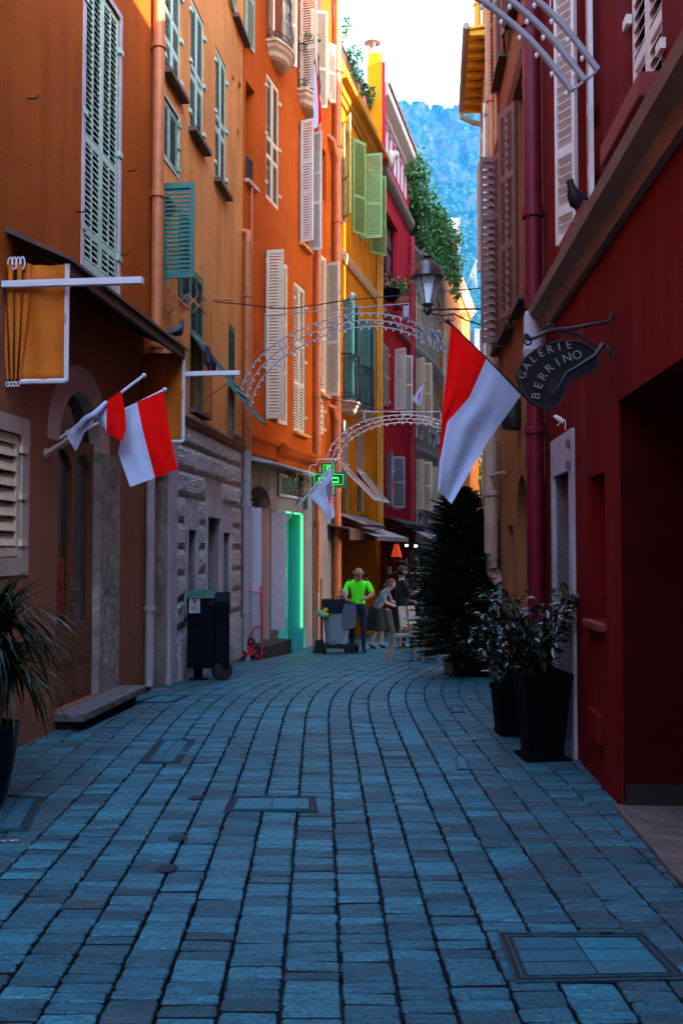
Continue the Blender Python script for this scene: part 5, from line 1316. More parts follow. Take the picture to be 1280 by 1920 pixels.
def shrub(t, base, h, spread, nst, nl, L, Wd, mat, lean=(0,0), droop=.2, low=.12):
    st = MB(); lf = MB()
    for i in range(nst):
        q = 2*math.pi*i/nst+r8.uniform(-.4,.4); rr = spread*math.sqrt(r8.random()); hh = h*r8.uniform(.55,1)
        tip = base+Vector((rr*math.cos(q)+lean[0]*hh, rr*math.sin(q)+lean[1]*hh, hh)); mid = base.lerp(tip,.5)+Vector((0,0,hh*.12))+rv(.03)
        P = spline([base+rv(.03)*.5, mid, tip], 6); st.tube(P, [.010-.006*k/(len(P)-1) for k in range(len(P))], 5)
        for k in range(nl):
            u = low+(1-low)*(k+r8.random())/nl; x = min(int(u*(len(P)-1)), len(P)-2); p = P[x].lerp(P[x+1], u*(len(P)-1)-x)
            out = rv(); out.z *= .5; d = (out+Vector((math.cos(q),math.sin(q),.1))*.5); d.z -= droop
            p2 = p+d.normalized()*r8.uniform(.01,.09); leafquad(lf, p2, d, (Z+rv(.5)), L*r8.uniform(.7,1.25), Wd*r8.uniform(.8,1.2))
    st.build('stem', M('dark_twig', (.012,.010,.007), .9, .3, 14, spec=.1), t); lf.build('foliage', mat, t, recalc=False, smooth='all')
# camellia in tall black planter and its shorter neighbour
o = ground_at(1016,1420); p1 = thing('potted_shrub', o, 'glossy leaved shrub in the tall black tapered planter beside the white stone door', 'potted plant')
square_planter(p1, o, .28, .385, .70, POTD, .06)
shrub(p1, o+Vector((-.02,0,.60)), .76, .44, 26, 30, .10, .046, LG, (-.12,0))
o = ground_at(957,1376); p2 = thing('potted_shrub', o, 'smaller shrub in the dark planter half hidden behind the tall black planter', 'potted plant')
square_planter(p2, o, .24, .30, .46, POTD, .1)
shrub(p2, o+Vector((0,0,.40)), .70, .36, 18, 26, .09, .043, LG, (-.15,0))
MB().tube([o+Vector((-.1,-.05,.4)), o+Vector((.0,-.02,1.1))], .006, 5).build('cane', BARK, p2)
# tall conifer in a planter
o = ground_at(868,1268); tr = thing('potted_conifer', o+Vector((0,.1,0)), 'tall dark cone shaped fir tree in a planter on the right of the street', 'tree')
square_planter(tr, o+Vector((.12,.1,0)), .42, .5, .34, POTD, .05)
H = 2.45; base = o+Vector((.02,.1,.3)); mb = MB(); tk = MB().tube([base, base+Vector((.02,0,H*.6)), base+Vector((.0,0,H))], [.05,.03,.006], 8); tk.build('trunk', BARK, tr, smooth=True)
nd = MB(); bw = MB(); nb = 760
for i in range(nb):
    f = (i+.5)/nb; z = .02+f**.9*(H-.06); q = i*2.39996+r8.uniform(-.3,.3)
    rad = (.80*min(1,(1-f)*1.6)**.7+.06)*r8.uniform(.62,1.12)*(1+.2*math.sin(q*3+z*5))
    d = Vector((math.cos(q), math.sin(q), .05+.5*f)); p0 = base+Vector((0,0,z)); tip = p0+d*rad+Vector((0,0,-.14*rad))
    bw.tube([p0, p0.lerp(tip,.55)+Vector((0,0,.02)), tip], [.010,.006,.003], 4, caps=False)
    m = int(14+52*rad)
    for k in range(m):
        u = .18+.82*((k+r8.random())/m)**.8; p = p0.lerp(tip, u)
        for sgn in (-1, 1):
            sd_ = d.cross(Z)*sgn; dd = d*.7+sd_*r8.uniform(.5,1.0)+Vector((0,0,r8.uniform(-.35,.25)))
            leafquad(nd, p, dd, Z+rv(.6), r8.uniform(.045,.095)*(1.15-.4*u), .024, .1)
bw.build('branches', M('dark_twig', (.012,.010,.007), .9, .3, 14, spec=.1), tr); nd.build('crown', LD, tr, recalc=False)
o = ground_at(905,1262); lt_ = thing('laurel_bush', o+Vector((.12,.35,0)), 'tall glossy laurel crowded against the wall behind the fir tree', 'bush')
MB().lathe(o+Vector((.12,.35,0)), [(.15,0),(.2,.3),(.21,.34),(.18,.34)], 14).build('pot', POTD, lt_, smooth=True)
shrub(lt_, o+Vector((.12,.35,.3)), 2.35, .34, 22, 60, .085, .036, LG)
o = ground_at(800,1232)+Vector((.12,.6,0)); lt2 = thing('laurel_bush', o, 'glossy leaved bush left of the fir tree behind the cream chairs', 'bush')
MB().lathe(o, [(.16,0),(.22,.34),(.23,.38),(.19,.38)], 14).build('pot', TERC, lt2, smooth=True)
shrub(lt2, o+Vector((0,0,.34)), 1.55, .42, 18, 44, .09, .038, LG)
for x, w_, m_, lab in ((845,.16,M('pale_clay', (.30,.24,.20), .8, .15),'pale square clay pot at the foot of the fir tree'),(872,.15,M('cream_pot', (.24,.20,.18), .8, .15),'second pale clay pot, right against the fir tree planter')):
    o = ground_at(x,1262); t = thing('clay_pot', o, lab, 'pot'); square_planter(t, o, w_, w_*1.25, .24, m_, .2)
# strap leaved plant at the left edge
o = ground_at(-8,1520); o.x = -2.36
dp = thing('potted_strap_plant', o, 'strap leaved plant in a dark blue glazed pot at the left edge', 'potted plant')
MB().lathe(o, [(.12,0),(.17,.06),(.22,.3),(.245,.5),(.25,.56),(.22,.56),(.2,.5)], 22).build('pot', POTB, dp, smooth=True)
MB().lathe(o, [(.01,.50),(.2,.505)], 14).build('soil', SOIL, dp)
lf = MB(); st = MB()
heads = [o+Vector((x, y, z)) for x, y, z in ((.04,0,1.0),(.12,-.05,1.22),(-.04,.05,1.3),(.16,.08,.9),(.06,-.1,1.1),(.1,.12,1.2))]
for hd in heads:
    st.tube([o+Vector((0,0,.5)), o.lerp(hd,.6)+rv(.02), hd], [.03,.024,.02], 7)
    for i in range(62):
        q = r8.uniform(0, 2*math.pi); e = r8.uniform(.1,1.25); L = r8.uniform(.4,.72)
        d0 = Vector((math.cos(q)*math.cos(e), math.sin(q)*math.cos(e), math.sin(e))); p = hd.copy(); P = [p.copy()]; d = d0.copy(); n = 8
        for k in range(n): d = (d+Vector((0,0,-.30-.10*k/n))*(.55+.3*(1-e/1.3))).normalized(); p = p+d*(L/n); P.append(p.copy())
        wv = d0.cross(Z).normalized(); vs = []
        for k, x in enumerate(P): w_ = .017*min(1, (k+.7)/2)*(1-(k/n)**2.2*.95); vs += [x-wv*w_, x+wv*w_]
        lf.add(vs, [(2*k,2*k+1,2*k+3,2*k+2) for k in range(n)])
st.build('stem', BARK, dp, smooth=True); lf.build('foliage', LS, dp, recalc=False, smooth='all')
# ivy hanging over the grey house, terrace plants
def blob(mb, c, r, n, L, Wd, sq=(1,1,1)):
    for i in range(n):
        v = rv(); rad = r*(.55+.5*r8.random()); p = c+Vector((v.x*rad*sq[0], v.y*rad*sq[1], v.z*rad*sq[2])); leafquad(mb, p, v+rv(.8)-Z*.3, v+rv(.5), L*r8.uniform(.7,1.3), Wd*r8.uniform(.7,1.3))
iv = thing('ivy', at(760,330,35), 'thick ivy spilling over the roof edge of the grey curved house', 'ivy')
g = MB(); g2 = MB(); path = [at(x, y, d) for x, y, d in ((757,300,34.3),(772,345,35.2),(790,385,36.6),(808,415,37.8),(826,435,39.2),(842,465,40.4))]
PP = spline(path, 9)
for i, p in enumerate(PP):
    f = i/len(PP)
    for k in range(7):
        h = (.85-.2*f)*r8.uniform(-1.0,.5); c = p+Vector((r8.uniform(-.35,.45), r8.uniform(-.4,.3), h)); blob(g if r8.random() < .8 or f < .25 else g2, c, r8.uniform(.18,.34), 26, .15, .11)
for i in range(14):
    p = PP[r8.randrange(len(PP)*3//10, len(PP))]; L = r8.uniform(.8,1.9)
    for k in range(10): blob(g, p+Vector((r8.uniform(.1,.4), -.3, -.8-L*k/10)), .16*(1-k/14), 12, .14, .1)
sm = MB()
for i in range(0, len(PP)-6, 5): sm.tube([PP[i]+Vector((-.3,.1,-1.2)), PP[i]+rv(.2), PP[min(i+4,len(PP)-1)]+Vector((.1,0,.4))], .03, 5)
sm.build('stem', BARK, iv); g.build('foliage', LI, iv, recalc=False, smooth='all'); g2.build('autumn_foliage', LIY, iv, recalc=False, smooth='all')
for i, (x, y, d, r, lab) in enumerate(((642,35,24.2,.33,'dark wispy shrub at the near end of the terracotta roof terrace'),(668,85,25.4,.36,'round clipped shrub on the roof terrace beside the yellow chimney'),(676,118,26,.30,'bushy plant below the round clipped shrub on the roof terrace'),(690,140,27,.33,'bright green clipped shrub in front of the yellow chimney'),(702,172,28.2,.33,'trailing shrub at the far end of the terracotta roof terrace'))):
    o = f4.F.P(f4.u(x-6, 120), -.42, 14.3); t = thing('terrace_shrub', o, lab, 'shrub')
    MB().lathe(o, [(.14,0),(.19,.3),(.2,.33),(.16,.33)], 12).build('pot', TERC, t, smooth=True)
    top = at(x, y, d); top = Vector((o.x+.35, o.y, top.z)); g = MB(); st = MB().tube([o+Vector((0,0,.3)), o.lerp(top,.6), top], .025, 6); st.build('stem', BARK, t)
    for k in range(9): blob(g, o.lerp(top, .55+.45*k/8)+rv(r*.55), r*.55, 44, .10, .07)
    g.build('foliage', LI if i != 3 else LB, t, recalc=False, smooth='all')
for x, y, d, lab in ((724,540,29.2,'dark round pot of flowers below the tall crimson house window'),(744,552,30.8,'terracotta pot of yellow green flowers on the crimson house')):
    o = at(x, y+18, d); o = Vector((f5.F.P(f5.u(x-6,550), .25, 0).x, f5.F.P(f5.u(x-6,550), .25, 0).y, o.z)); t = thing('flower_pot', o, lab, 'flower pot')
    MB().lathe(o, [(.1,0),(.26,.15),(.3,.36),(.26,.38)], 14).build('pot', POTD if x < 730 else TERC, t, smooth=True)
    MB().box(Fr(o, f5.F.ex, f5.F.en), -.05, .05, -.3, 0, .0, .06).build('bracket', IRON, t)
    g = MB()
    for k in range(8): blob(g, o+Vector((r8.uniform(-.25,.25), r8.uniform(-.25,.25), .45+r8.uniform(-.05,.3))), .2, 26, .12, .08)
    g.build('foliage', LB, t, recalc=False, smooth='all'); g = MB()
    for k in range(9): g.ball(o+Vector((r8.uniform(-.3,.3), r8.uniform(-.3,.2), .5+r8.uniform(0,.3))), .045, seg=6, rings=4)
    g.build('blossom', M('pink_blossom' if x < 730 else 'yellow_blossom', (.6,.2,.28) if x < 730 else (.6,.45,.03), .7), t)
o = f3.F.P(b2+.3, .25, z2+1.0); t = thing('balcony_plant', o, 'small green plant on the rail of the orange house balcony', 'plant')
g = MB(); [blob(g, o+Vector((r8.uniform(-.15,.15), r8.uniform(-.15,.15), .12+r8.uniform(0,.12))), .12, 26, .08, .05) for k in range(5)]; g.build('foliage', LB, t, recalc=False); MB().lathe(o, [(.07,0),(.1,.14),(.08,.14)], 10).build('pot', TERC, t)
o = Vector((9.2, 64.5, zg(60)-.3)); t = thing('sunlit_tree', o, 'yellow green tree glowing in the sun at the end of the street', 'tree')
MB().tube([o, o+Vector((0,0,4.5)), o+Vector((.2,0,8.5))], [.2,.14,.05], 8).build('trunk', BARK, t); g = MB()
for k in range(60): blob(g, o+Vector((r8.uniform(-.9,.9), r8.uniform(-1,1), 7.6+r8.uniform(-3.4,2.6))), .6, 34, .3, .2)
g.build('crown', LY, t, recalc=False)

# ------------------------------------------------------------------ litter bin, hand truck
BINM = M('dark_navy_bin_paint', (.0025,.004,.008), .6, .3, 5, spec=.08); BLID = M('green_bin_lid', (.012,.075,.05), .35, .2, 8)
g0 = ground_at(388,1277); F = Fr(Vector((g0.x, g0.y, zg(g0.y))), (1,.10,0), (.10,-1,0)); k = 1800/g0.y
bn = thing('litter_bin', F.o, 'dark twin litter bin with a green lid and notice by the stone wall', 'litter bin')
mb = MB().box(F, -.27, .10, -.42, 0, .17, 1.0).box(F, .105, .30, -.40, -.06, .14, .95)
body = mb.build('bin_body', BINM, bn, bevel=.012)
mb = MB().prism([F.P(-.275, n, z) for n, z in ((0.012,1.0),(.012,1.12),(-.1,1.21),(-.42,1.21),(-.42,1.0))], F.ex*.37)
mb.build('hood', BINM, bn, bevel=.01)
MB().prism([F.P(.106, n, z) for n, z in ((-.05,.95),(-.05,1.08),(-.16,1.2),(-.40,1.2),(-.40,.95))], F.ex*.2).build('hood', BINM, bn, bevel=.01)
MB().prism([F.P(-.28, n, z) for n, z in ((.03,1.125),(.03,1.14),(-.11,1.232),(-.43,1.232),(-.43,1.216),(-.1,1.214))], F.ex*.38).build('lid', BLID, bn, bevel=.006)
MB().box(F, .02, .09, .0125, .018, 1.02, 1.1).build('opening', DARK, bn)
MB().box(F, -.19, -.07, -.28, -.16, 0, .17).build('post', BINM, bn); MB().box(F, -.24, .0, -.34, -.1, -.02, .012).build('foot_plate', BINM, bn)
nt_ = MB().box(F, -.245, -.10, .0125, .016, .93, 1.15).build('notice', M('white_notice', (.5,.5,.54), .5, .05), bn)
mb = MB(); c = F.P(-.172,.018,1.085); mb.tube([c+F.ex*(.04*math.cos(t))+Z*(.04*math.sin(t)) for t in [i*math.pi/8 for i in range(17)]], .005, 4); mb.tube([c+F.ex*-.03+Z*.03, c+F.ex*.03-Z*.03], .005, 4)
mb.build('prohibition_ring', M('red_print', (.45,.03,.03), .6), nt_)
mb = MB().box(F, -.19,-.155,.0162,.0175,1.065,1.1).box(F, -.18,-.163,.0162,.0175,1.1,1.115)
for i in range(5): mb.box(F, -.235+.006*i, -.112-.004*i, .0162, .0175, 1.022-i*.018, 1.029-i*.018)
mb.build('notice_print', DARK, nt_)
o = Vector((F.P(.20,-.12,0).x, F.P(.20,-.12,0).y, zg(F.o.y))); MB().lathe(o+Vector((-.0,0,.13)), [(.05,-.06),(.12,-.055),(.145,-.02),(.145,.02),(.12,.055),(.05,.06)], 18, (.25,-1,0)).build('round_base', M('black_rubber', (.012,.012,.013), .6, .2), bn, smooth=True)

REDT = M('red_truck_paint', (.65,.010,.02), .35, .15, 9, spec=.5); RUB = M('black_rubber', (.012,.012,.013), .6, .2)
g0 = ground_at(472,1238); gz = zg(g0.y); D = g0.y; A = lambda x, y, o=0.0: at(x, y, D+o)
ht = thing('hand_truck', g0, 'red stair climbing hand truck parked outside the white door', 'hand truck')
zb = A(490,1239).z-gz
mb = MB()
for o in (0, .26):
    mb.tube([A(491,1236,o), A(491,1160,o), A(490,1106,o), A(488,1101,o*.8+.03)], .017, 8)
mb.tube([A(491,1104,.02), A(488,1100,.12), A(491,1104,.24)], .016, 8)
for y in (1112, 1150, 1170, 1195, 1220): mb.tube([A(490,y,0), A(490,y,.26)], .013, 6)
mb.build('frame', REDT, ht, smooth=True)
mb = MB()
for o in (0, .26): mb.tube([A(489,1112,o), A(478,1110,o), A(468,1107,o), A(460,1102,o)], .015, 8)
mb.build('handle', REDT, ht, smooth=True)
mb = MB()
for o in (0, .26): mb.tube([A(490,1174,o), A(476,1178,o), A(468,1195,o), A(462,1215,o)], .014, 8)
mb.tube([A(490,1238,0), A(520,1239,.0), A(520,1239,.26), A(490,1238,.26)], .008, 6)
mb.build('brace', REDT, ht, smooth=True)
hub = A(467,1218)
for o in (-.03, .29):
    pts = [(467,1199),(456,1227),(482,1229)]
    MB().prism([A(x,y,o) for x,y in ((467,1196),(461,1214),(451,1228),(458,1233),(468,1226),(482,1234),(487,1228),(474,1214))], (0,.03,0)).build('wheel_plate', REDT, ht)
    for x, y in ((471,1203),(456,1228),(482,1230)):
        w_ = MB().lathe(A(x,y,o-.035), [(.04,-.02),(.062,-.018),(.072,0),(.062,.018),(.04,.02)], 16, (0,1,0)).build('wheel', RUB, ht, smooth=True)
        MB().lathe(A(x,y,o-.06), [(.03,0),(.03,.01),(.006,.012)], 10, (0,1,0)).build('hub', REDT, w_)

# ------------------------------------------------------------------ manhole and access covers
STEEL = M('worn_steel', (.03,.085,.11), .5, .35, 18, spec=.12); CAST = M('dark_cast_iron', (.02,.022,.026), .5, .4, 14, metal=.3)
TINTS = [M('cover_stone_%s' % n, c, .55, .3, 24, bmp=.5, bscale=70) for n, c in (('blue',(.010,.135,.18)),('grey',(.02,.105,.14)),('deep',(.008,.085,.12)))]
def cover(px, label, rows, ncol, dbl=True, rim=.011, lift=.005, name='inspection_cover'):
    """px: four pixel corners (near left, near right, far right, far left)"""
    C = [ground_at(x, y) for x, y in px]; o = sum(C, Vector())/4; t = thing(name, o, label, 'manhole cover')
    def P(s, q, z=0):
        p = C[0].lerp(C[1], s).lerp(C[3].lerp(C[2], s), q); return Vector((p.x, p.y, zg(p.y)+lift+z))
    W_, L_ = (C[1]-C[0]).length, (C[3]-C[0]).length
    MB().prism([P(0,0,-.01),P(1,0,-.01),P(1,1,-.01),P(0,1,-.01)], (0,0,.008)).build('bed', MATS['earth_and_mortar'], t)
    mb = MB()
    for off in ((0, .032) if dbl else (0,)):
        a, b = off/W_, off/L_; c, d = (off+rim*.55)/W_, (off+rim*.55)/L_
        mb.ring([P(a,b),P(1-a,b),P(1-a,1-b),P(a,1-b)], [P(c,d),P(1-c,d),P(1-c,1-d),P(c,1-d)], (0,0,.006))
    mb.build('rim', STEEL, t)
    m = (.055 if dbl else .02); sa, sb = m/W_, m/L_; g_ = MB(); rr_ = random.Random(len(label))
    for i in range(ncol):
        for j in range(rows):
            x0 = sa+(1-2*sa)*i/ncol+.004/W_; x1 = sa+(1-2*sa)*(i+1)/ncol-.004/W_; y0 = sb+(1-2*sb)*j/rows+.004/L_; y1 = sb+(1-2*sb)*(j+1)/rows-.004/L_
            g_.use(rr_.randrange(3)); g_.prism([P(x0,y0),P(x1,y0),P(x1,y1),P(x0,y1)], (0,0,.003+rr_.random()*.002))
    g_.build('stone_infill', TINTS, t)
    for s_, q_ in ((.3,.02),(.7,.98)): MB().prism([P(s_,q_-.015,.007),P(s_+.09,q_-.015,.007),P(s_+.09,q_+.015,.007),P(s_,q_+.015,.007)], (0,0,.003)).build('lifting_slot', CAST, t)
cover([(966,1845),(1290,1838),(1205,1752),(932,1752)], 'large steel rimmed paved cover in the lower right corner', 3, 2)
cover([(418,1523),(597,1523),(592,1495),(434,1495)], 'rectangular paved cover with steel rim in the middle of the street', 1, 2)
cover([(-60,1560),(52,1560),(84,1496),(-10,1493)], 'paved cover at the left edge beside the blue pot', 2, 2)
cover([(262,1432),(336,1432),(368,1388),(300,1388)], 'paved cover with a bright steel edge left of the street middle', 2, 2)
cover([(856,1444),(884,1444),(872,1419),(850,1419)], 'narrow steel drain frame in front of the tall black planter', 1, 1, False, .03, name='drain_cover')
cover([(826,1374),(838,1374),(832,1358),(822,1358)], 'tiny steel drain frame left of the smaller planter', 1, 1, False, .025, name='drain_cover')
cover([(845,1336),(872,1336),(868,1327),(842,1327)], 'small flat steel frame nearest the fir tree', 1, 1, False, .025, name='drain_cover')
cover([(255,1318),(322,1318),(356,1305),(292,1305)], 'long paved cover in front of the rough stone wall', 1, 2)
def valve(px, py, r, label):
    c = ground_at(px, py); o = Vector((c.x, c.y, zg(c.y)+.004)); t = thing('valve_cover', o, label, 'valve cover')
    MB().lathe(o, [(r,0),(r,.003),(r*.86,.004),(r*.8,.002),(.01,.003)], 20).build('lid', CAST, t, smooth=True)
    for q in (.62,.4): MB().tube([o+Vector((r*q*math.cos(a), r*q*math.sin(a), .004)) for a in [i*math.pi/9 for i in range(19)]], .002, 5).build('lid_ring', STEEL, t)
valve(312,1630,.062, 'small round iron valve cover, lower of the two on the left'); valve(334,1573,.058, 'small round iron valve cover, upper of the two on the left')
valve(368,1497,.055, 'small round cover just left of the middle paved cover'); valve(436,1383,.05, 'farthest small round cover in the paving')
o = ground_at(1000,1426); t = thing('planter_tray', o+Vector((0,.1,0)), 'flat black tray under the tall black planter', 'tray'); F = Fr(ground_at(1016,1420), (1,.06,0), (-.06,1,0))
MB().box(F, -.19, .19, -.19, .19, .004, .022).build('tray', POTD, t, bevel=.004)
# ------------------------------------------------------------------ people
SKIN = M('skin', (.30,.15,.10), .6, .1, 8); SKIN2 = M('pale_skin', (.42,.24,.18), .6, .1, 8)
SHOE = M('dark_shoe', (.01,.01,.011), .5, .2); NAVY = M('navy_cloth', (.008,.010,.035), .85, .2, 12); BLKC = M('black_cloth', (.006,.006,.007), .9, .2, 12)
NEONC = M('neon_green_cloth', (.10,.95,.01), .8, .06, 9); GREYC = M('grey_white_cloth', (.13,.14,.17), .85, .1, 9)
HAIRD = M('dark_hair', (.010,.007,.006), .6, .3, 30); HAIRR = M('reddish_hair', (.09,.035,.025), .6, .3, 30); HAIRW = M('grey_white_hair', (.42,.44,.48), .7, .2, 30)
def person(foot, yaw, label, J, mats, hair, H=1.72, bald=False, sleeve=.55, shorts=False, hands=True):
    """J: joint -> (forward, side, up) in metres; side + is the figure's left"""
    t = thing('person', foot, label, 'person'); f = Vector((math.sin(yaw), -math.cos(yaw), 0)); sd_ = Vector((math.cos(yaw), math.sin(yaw), 0)); k = H/1.72
    P = {n: foot+(f*v[0]+sd_*v[1]+Z*v[2])*k for n, v in J.items()}
    bones = [('pelvis','waist'),('waist','chest'),('chest','neck'),('neck','head'),('head','crown'),('crown','top')]
    for s in 'LR': bones += [('chest','sh'+s),('sh'+s,'el'+s),('el'+s,'wr'+s),('wr'+s,'pa'+s),('pelvis','hip'+s),('hip'+s,'kn'+s),('kn'+s,'an'+s),('an'+s,'to'+s)]
    J['top'] = tuple(c*1.0+(c-h)*.72 for c, h in zip(J['crown'], J['head']))
    P['top'] = foot+(f*J['top'][0]+sd_*J['top'][1]+Z*J['top'][2])*k
    names = ['pelvis','waist','chest','neck','head','crown','top']+[j+s for s in 'LR' for j in ('sh','el','wr','pa','hip','kn','an','to')]
    rad = {'pelvis':(.15,.12),'waist':(.15,.115),'chest':(.165,.12),'neck':(.058,.058),'head':(.090,.104),'crown':(.088,.098),'top':(.045,.05),'sh':(.072,.07),'el':(.05,.05),'wr':(.032,.028),'pa':(.042,.022),'hip':(.095,.1),'kn':(.062,.064),'an':(.043,.045),'to':(.042,.035)}
    me = bpy.data.meshes.new('skeleton'); me.from_pydata([P[n]-foot for n in names], [(names.index(a), names.index(b)) for a, b in bones], [])
    o = bpy.data.objects.new('skeleton', me); col.objects.link(o)
    md = o.modifiers.new('skin', 'SKIN'); md.use_smooth_shade = True; md.branch_smoothing = .6
    for i, n in enumerate(names):
        r = rad.get(n) or rad[n[:-1]]; v = me.skin_vertices[0].data[i]; v.radius = (r[0]*k, r[1]*k); v.use_root = (i == 0)
    o.modifiers.new('sub', 'SUBSURF').levels = 2
    dg = bpy.context.evaluated_depsgraph_get(); body = bpy.data.meshes.new_from_object(o.evaluated_get(dg)); bpy.data.objects.remove(o)
    def seg(p, a, b):
        d = b-a; q = max(0, min(1, (p-a).dot(d)/d.length_squared)); return (p-(a+d*q)).length, q
    ml = list(dict.fromkeys(m.name for m in mats.values())); idx = lambda m: ml.index(mats[m].name)
    body.materials.clear()
    for n in ml: body.materials.append(MATS[n])
    for pl in body.polygons:
        c = pl.center+foot; best = min(((seg(c, P[a], P[b])[0]/(max(rad.get(b) or rad[b[:-1]])+.02), a, b) for a, b in bones))
        a, b = best[1:]; q = seg(c, P[a], P[b])[1]; n = b[:-1] if b[-1] in 'LR' else b
        reg = 'skin'
        if n in ('waist','chest') or (n == 'neck' and q < .55): reg = 'top'
        elif n == 'sh' or (n == 'el' and q < sleeve+.3) or (n == 'wr' and sleeve > .8): reg = 'top'
        elif n in ('hip',): reg = 'legs'
        elif n == 'kn': reg = 'legs'
        elif n == 'an': reg = 'legs' if (not shorts and q < .95) else ('skin' if q < .9 else 'shoe')
        elif n == 'to': reg = 'shoe'
        if reg == 'top' and (c-foot).z < (J['pelvis'][2]+.04)*k: reg = 'legs'
        pl.material_index = idx(reg); pl.use_smooth = True
    if hands:
        mb = MB()
        for s in 'LR':
            pa = P['pa'+s]; d = (pa-P['wr'+s]).normalized(); side = d.cross(Z).normalized() if abs(d.z) < .9 else sd_; dn = side.cross(d)
            for q, L in ((-.03,.075),(-.01,.09),(.01,.085),(.03,.065)):
                a = pa+side*q*k; mb.tube([a-d*.02, a+d*L*.5*k-dn*.004, a+d*L*.8*k-dn*.025*k, a+d*L*.85*k-dn*.05*k], [.011*k,.0095*k,.0085*k,.006*k], 6)
            mb.tube([pa-d*.03-side*.03*k, pa+d*.01-side*.055*k, pa+d*.04*k-side*.06*k-dn*.02], [.012*k,.010*k,.007*k], 6)
        hm = mb.build('hands', mats['skin'], t, smooth='all'); bm = bmesh.new(); bm.from_mesh(body); n0 = len(bm.faces); bm.from_mesh(hm.data); bm.faces.ensure_lookup_table()
        for fc in bm.faces[n0:]: fc.material_index = idx('skin'); fc.smooth = True
        bm.to_mesh(body); bm.free(); bpy.data.objects.remove(hm)
    ob = bpy.data.objects.new('body', body); col.objects.link(ob); ob.parent = t; BASE[ob.name] = Vector(foot)
    # face and hair, looking along the head's forward direction
    hd = P['head']; up = (P['crown']-P['head']).normalized(); hf = (J.get('look') and (f*J['look'][0]+sd_*J['look'][1]+Z*J['look'][2]).normalized()) or f
    hs = up.cross(hf).normalized(); hf = hs.cross(up); Q = lambda a, b, c: hd+(hf*a+hs*b+up*c)*k
    MB().tube([Q(.085,0,.06),Q(.115,0,.02),Q(.09,0,.0)], [.010*k,.016*k,.010*k], 8).build('nose', mats['skin'], t, smooth='all')
    for b in (-.034,.034):
        e = MB().ball(Q(.083,b,.05), .013*k, seg=8, rings=6).build('eye', M('eye_white', (.5,.48,.45), .3), t, smooth='all'); MB().ball(Q(.093,b,.05), .006*k, seg=6, rings=4).build('iris', DARK, e)
    for b in (-1, 1): MB().tube([Q(.0,b*.082,.06),Q(-.012,b*.098,.04),Q(.0,b*.084,-.005)], [.012*k,.018*k,.009*k], 8).build('ear', mats['skin'], t, smooth='all')
    MB().tube([Q(.088,-.025,-.035),Q(.098,0,-.038),Q(.088,.025,-.035)], .006*k, 6).build('mouth', M('lip', (.2,.06,.05), .6), t)
    mb = MB()
    if bald:
        for b in (-1, 1): mb.tube([Q(.0,b*.080,.03),Q(-.05,b*.066,.02),Q(-.085,b*.02,.0)], [.006,.012,.012], 8)
    else:
        def fn(s, q):
            th = math.pi*2*s; ph = q*math.pi*.62; r = .100+.006*math.sin(th*9+q*11); lim = 1.0
            cx = math.cos(th); ph2 = ph*(.62 if cx > .45 else 1.0)*(1.12 if cx < -.3 else 1)
            return Q(-.008+r*math.sin(ph2)*cx*1.04, r*.93*math.sin(ph2)*math.sin(th), .045+r*1.1*math.cos(ph2))
        mb.grid(fn, 28, 10)
        if hair is HAIRR: mb.tube([Q(-.08,0,.02),Q(-.11,.01,-.07),Q(-.1,.02,-.17)], [.07,.065,.03], 10)
    mb.build('hair', hair, t, smooth='all', solid=.012 if not bald else 0)
    return t, P, Q
def mirror(J):
    for n, v in list(J.items()):
        if n.endswith('L') and n[:-1]+'R' not in J: J[n[:-1]+'R'] = (v[0], -v[1], v[2])
    return J
STAND = dict(pelvis=(0,0,.93), waist=(.0,0,1.10), chest=(.0,0,1.33), neck=(.01,0,1.49), head=(.03,0,1.585), crown=(.02,0,1.655),
    shL=(0,.19,1.40), elL=(.02,.25,1.13), wrL=(.12,.24,.90), paL=(.15,.235,.82), hipL=(0,.10,.88), knL=(.02,.11,.49), anL=(0,.11,.08), toL=(.14,.12,.035))
# street cleaner
g0 = ground_at(671,1224); J = dict(STAND); J.update(elL=(.16,.27,1.16), wrL=(.36,.12,1.10), paL=(.42,.04,1.09), shR=(0,-.19,1.40), elR=(.1,-.30,1.16), wrR=(.33,-.29,1.09), paR=(.41,-.27,1.08), chest=(.03,0,1.33), neck=(.06,0,1.48), head=(.10,0,1.56), crown=(.09,0,1.635), hipR=(0,-.10,.88), knR=(.03,-.11,.49), anR=(-.02,-.12,.08), toR=(.12,-.14,.035), look=(1,-.15,-.2))
cl, PC, QC = person(Vector((g0.x, g0.y, zg(g0.y))), .12, 'bald street cleaner in a neon green shirt leaning on the bin cart', mirror(J), dict(skin=SKIN, top=NEONC, legs=NAVY, shoe=SHOE), HAIRW, 1.74, bald=True)
mb = MB()
for s, c in (('L', 1), ('R', -1)): mb.tube([PC['sh'+s]+Vector((-c*.05,-.02,.055)), PC['sh'+s]+Vector((c*.02,-.01,.04))], [.022,.022], 8)
mb.build('shoulder_band', M('dark_reflective_band', (.03,.035,.05), .5), cl)
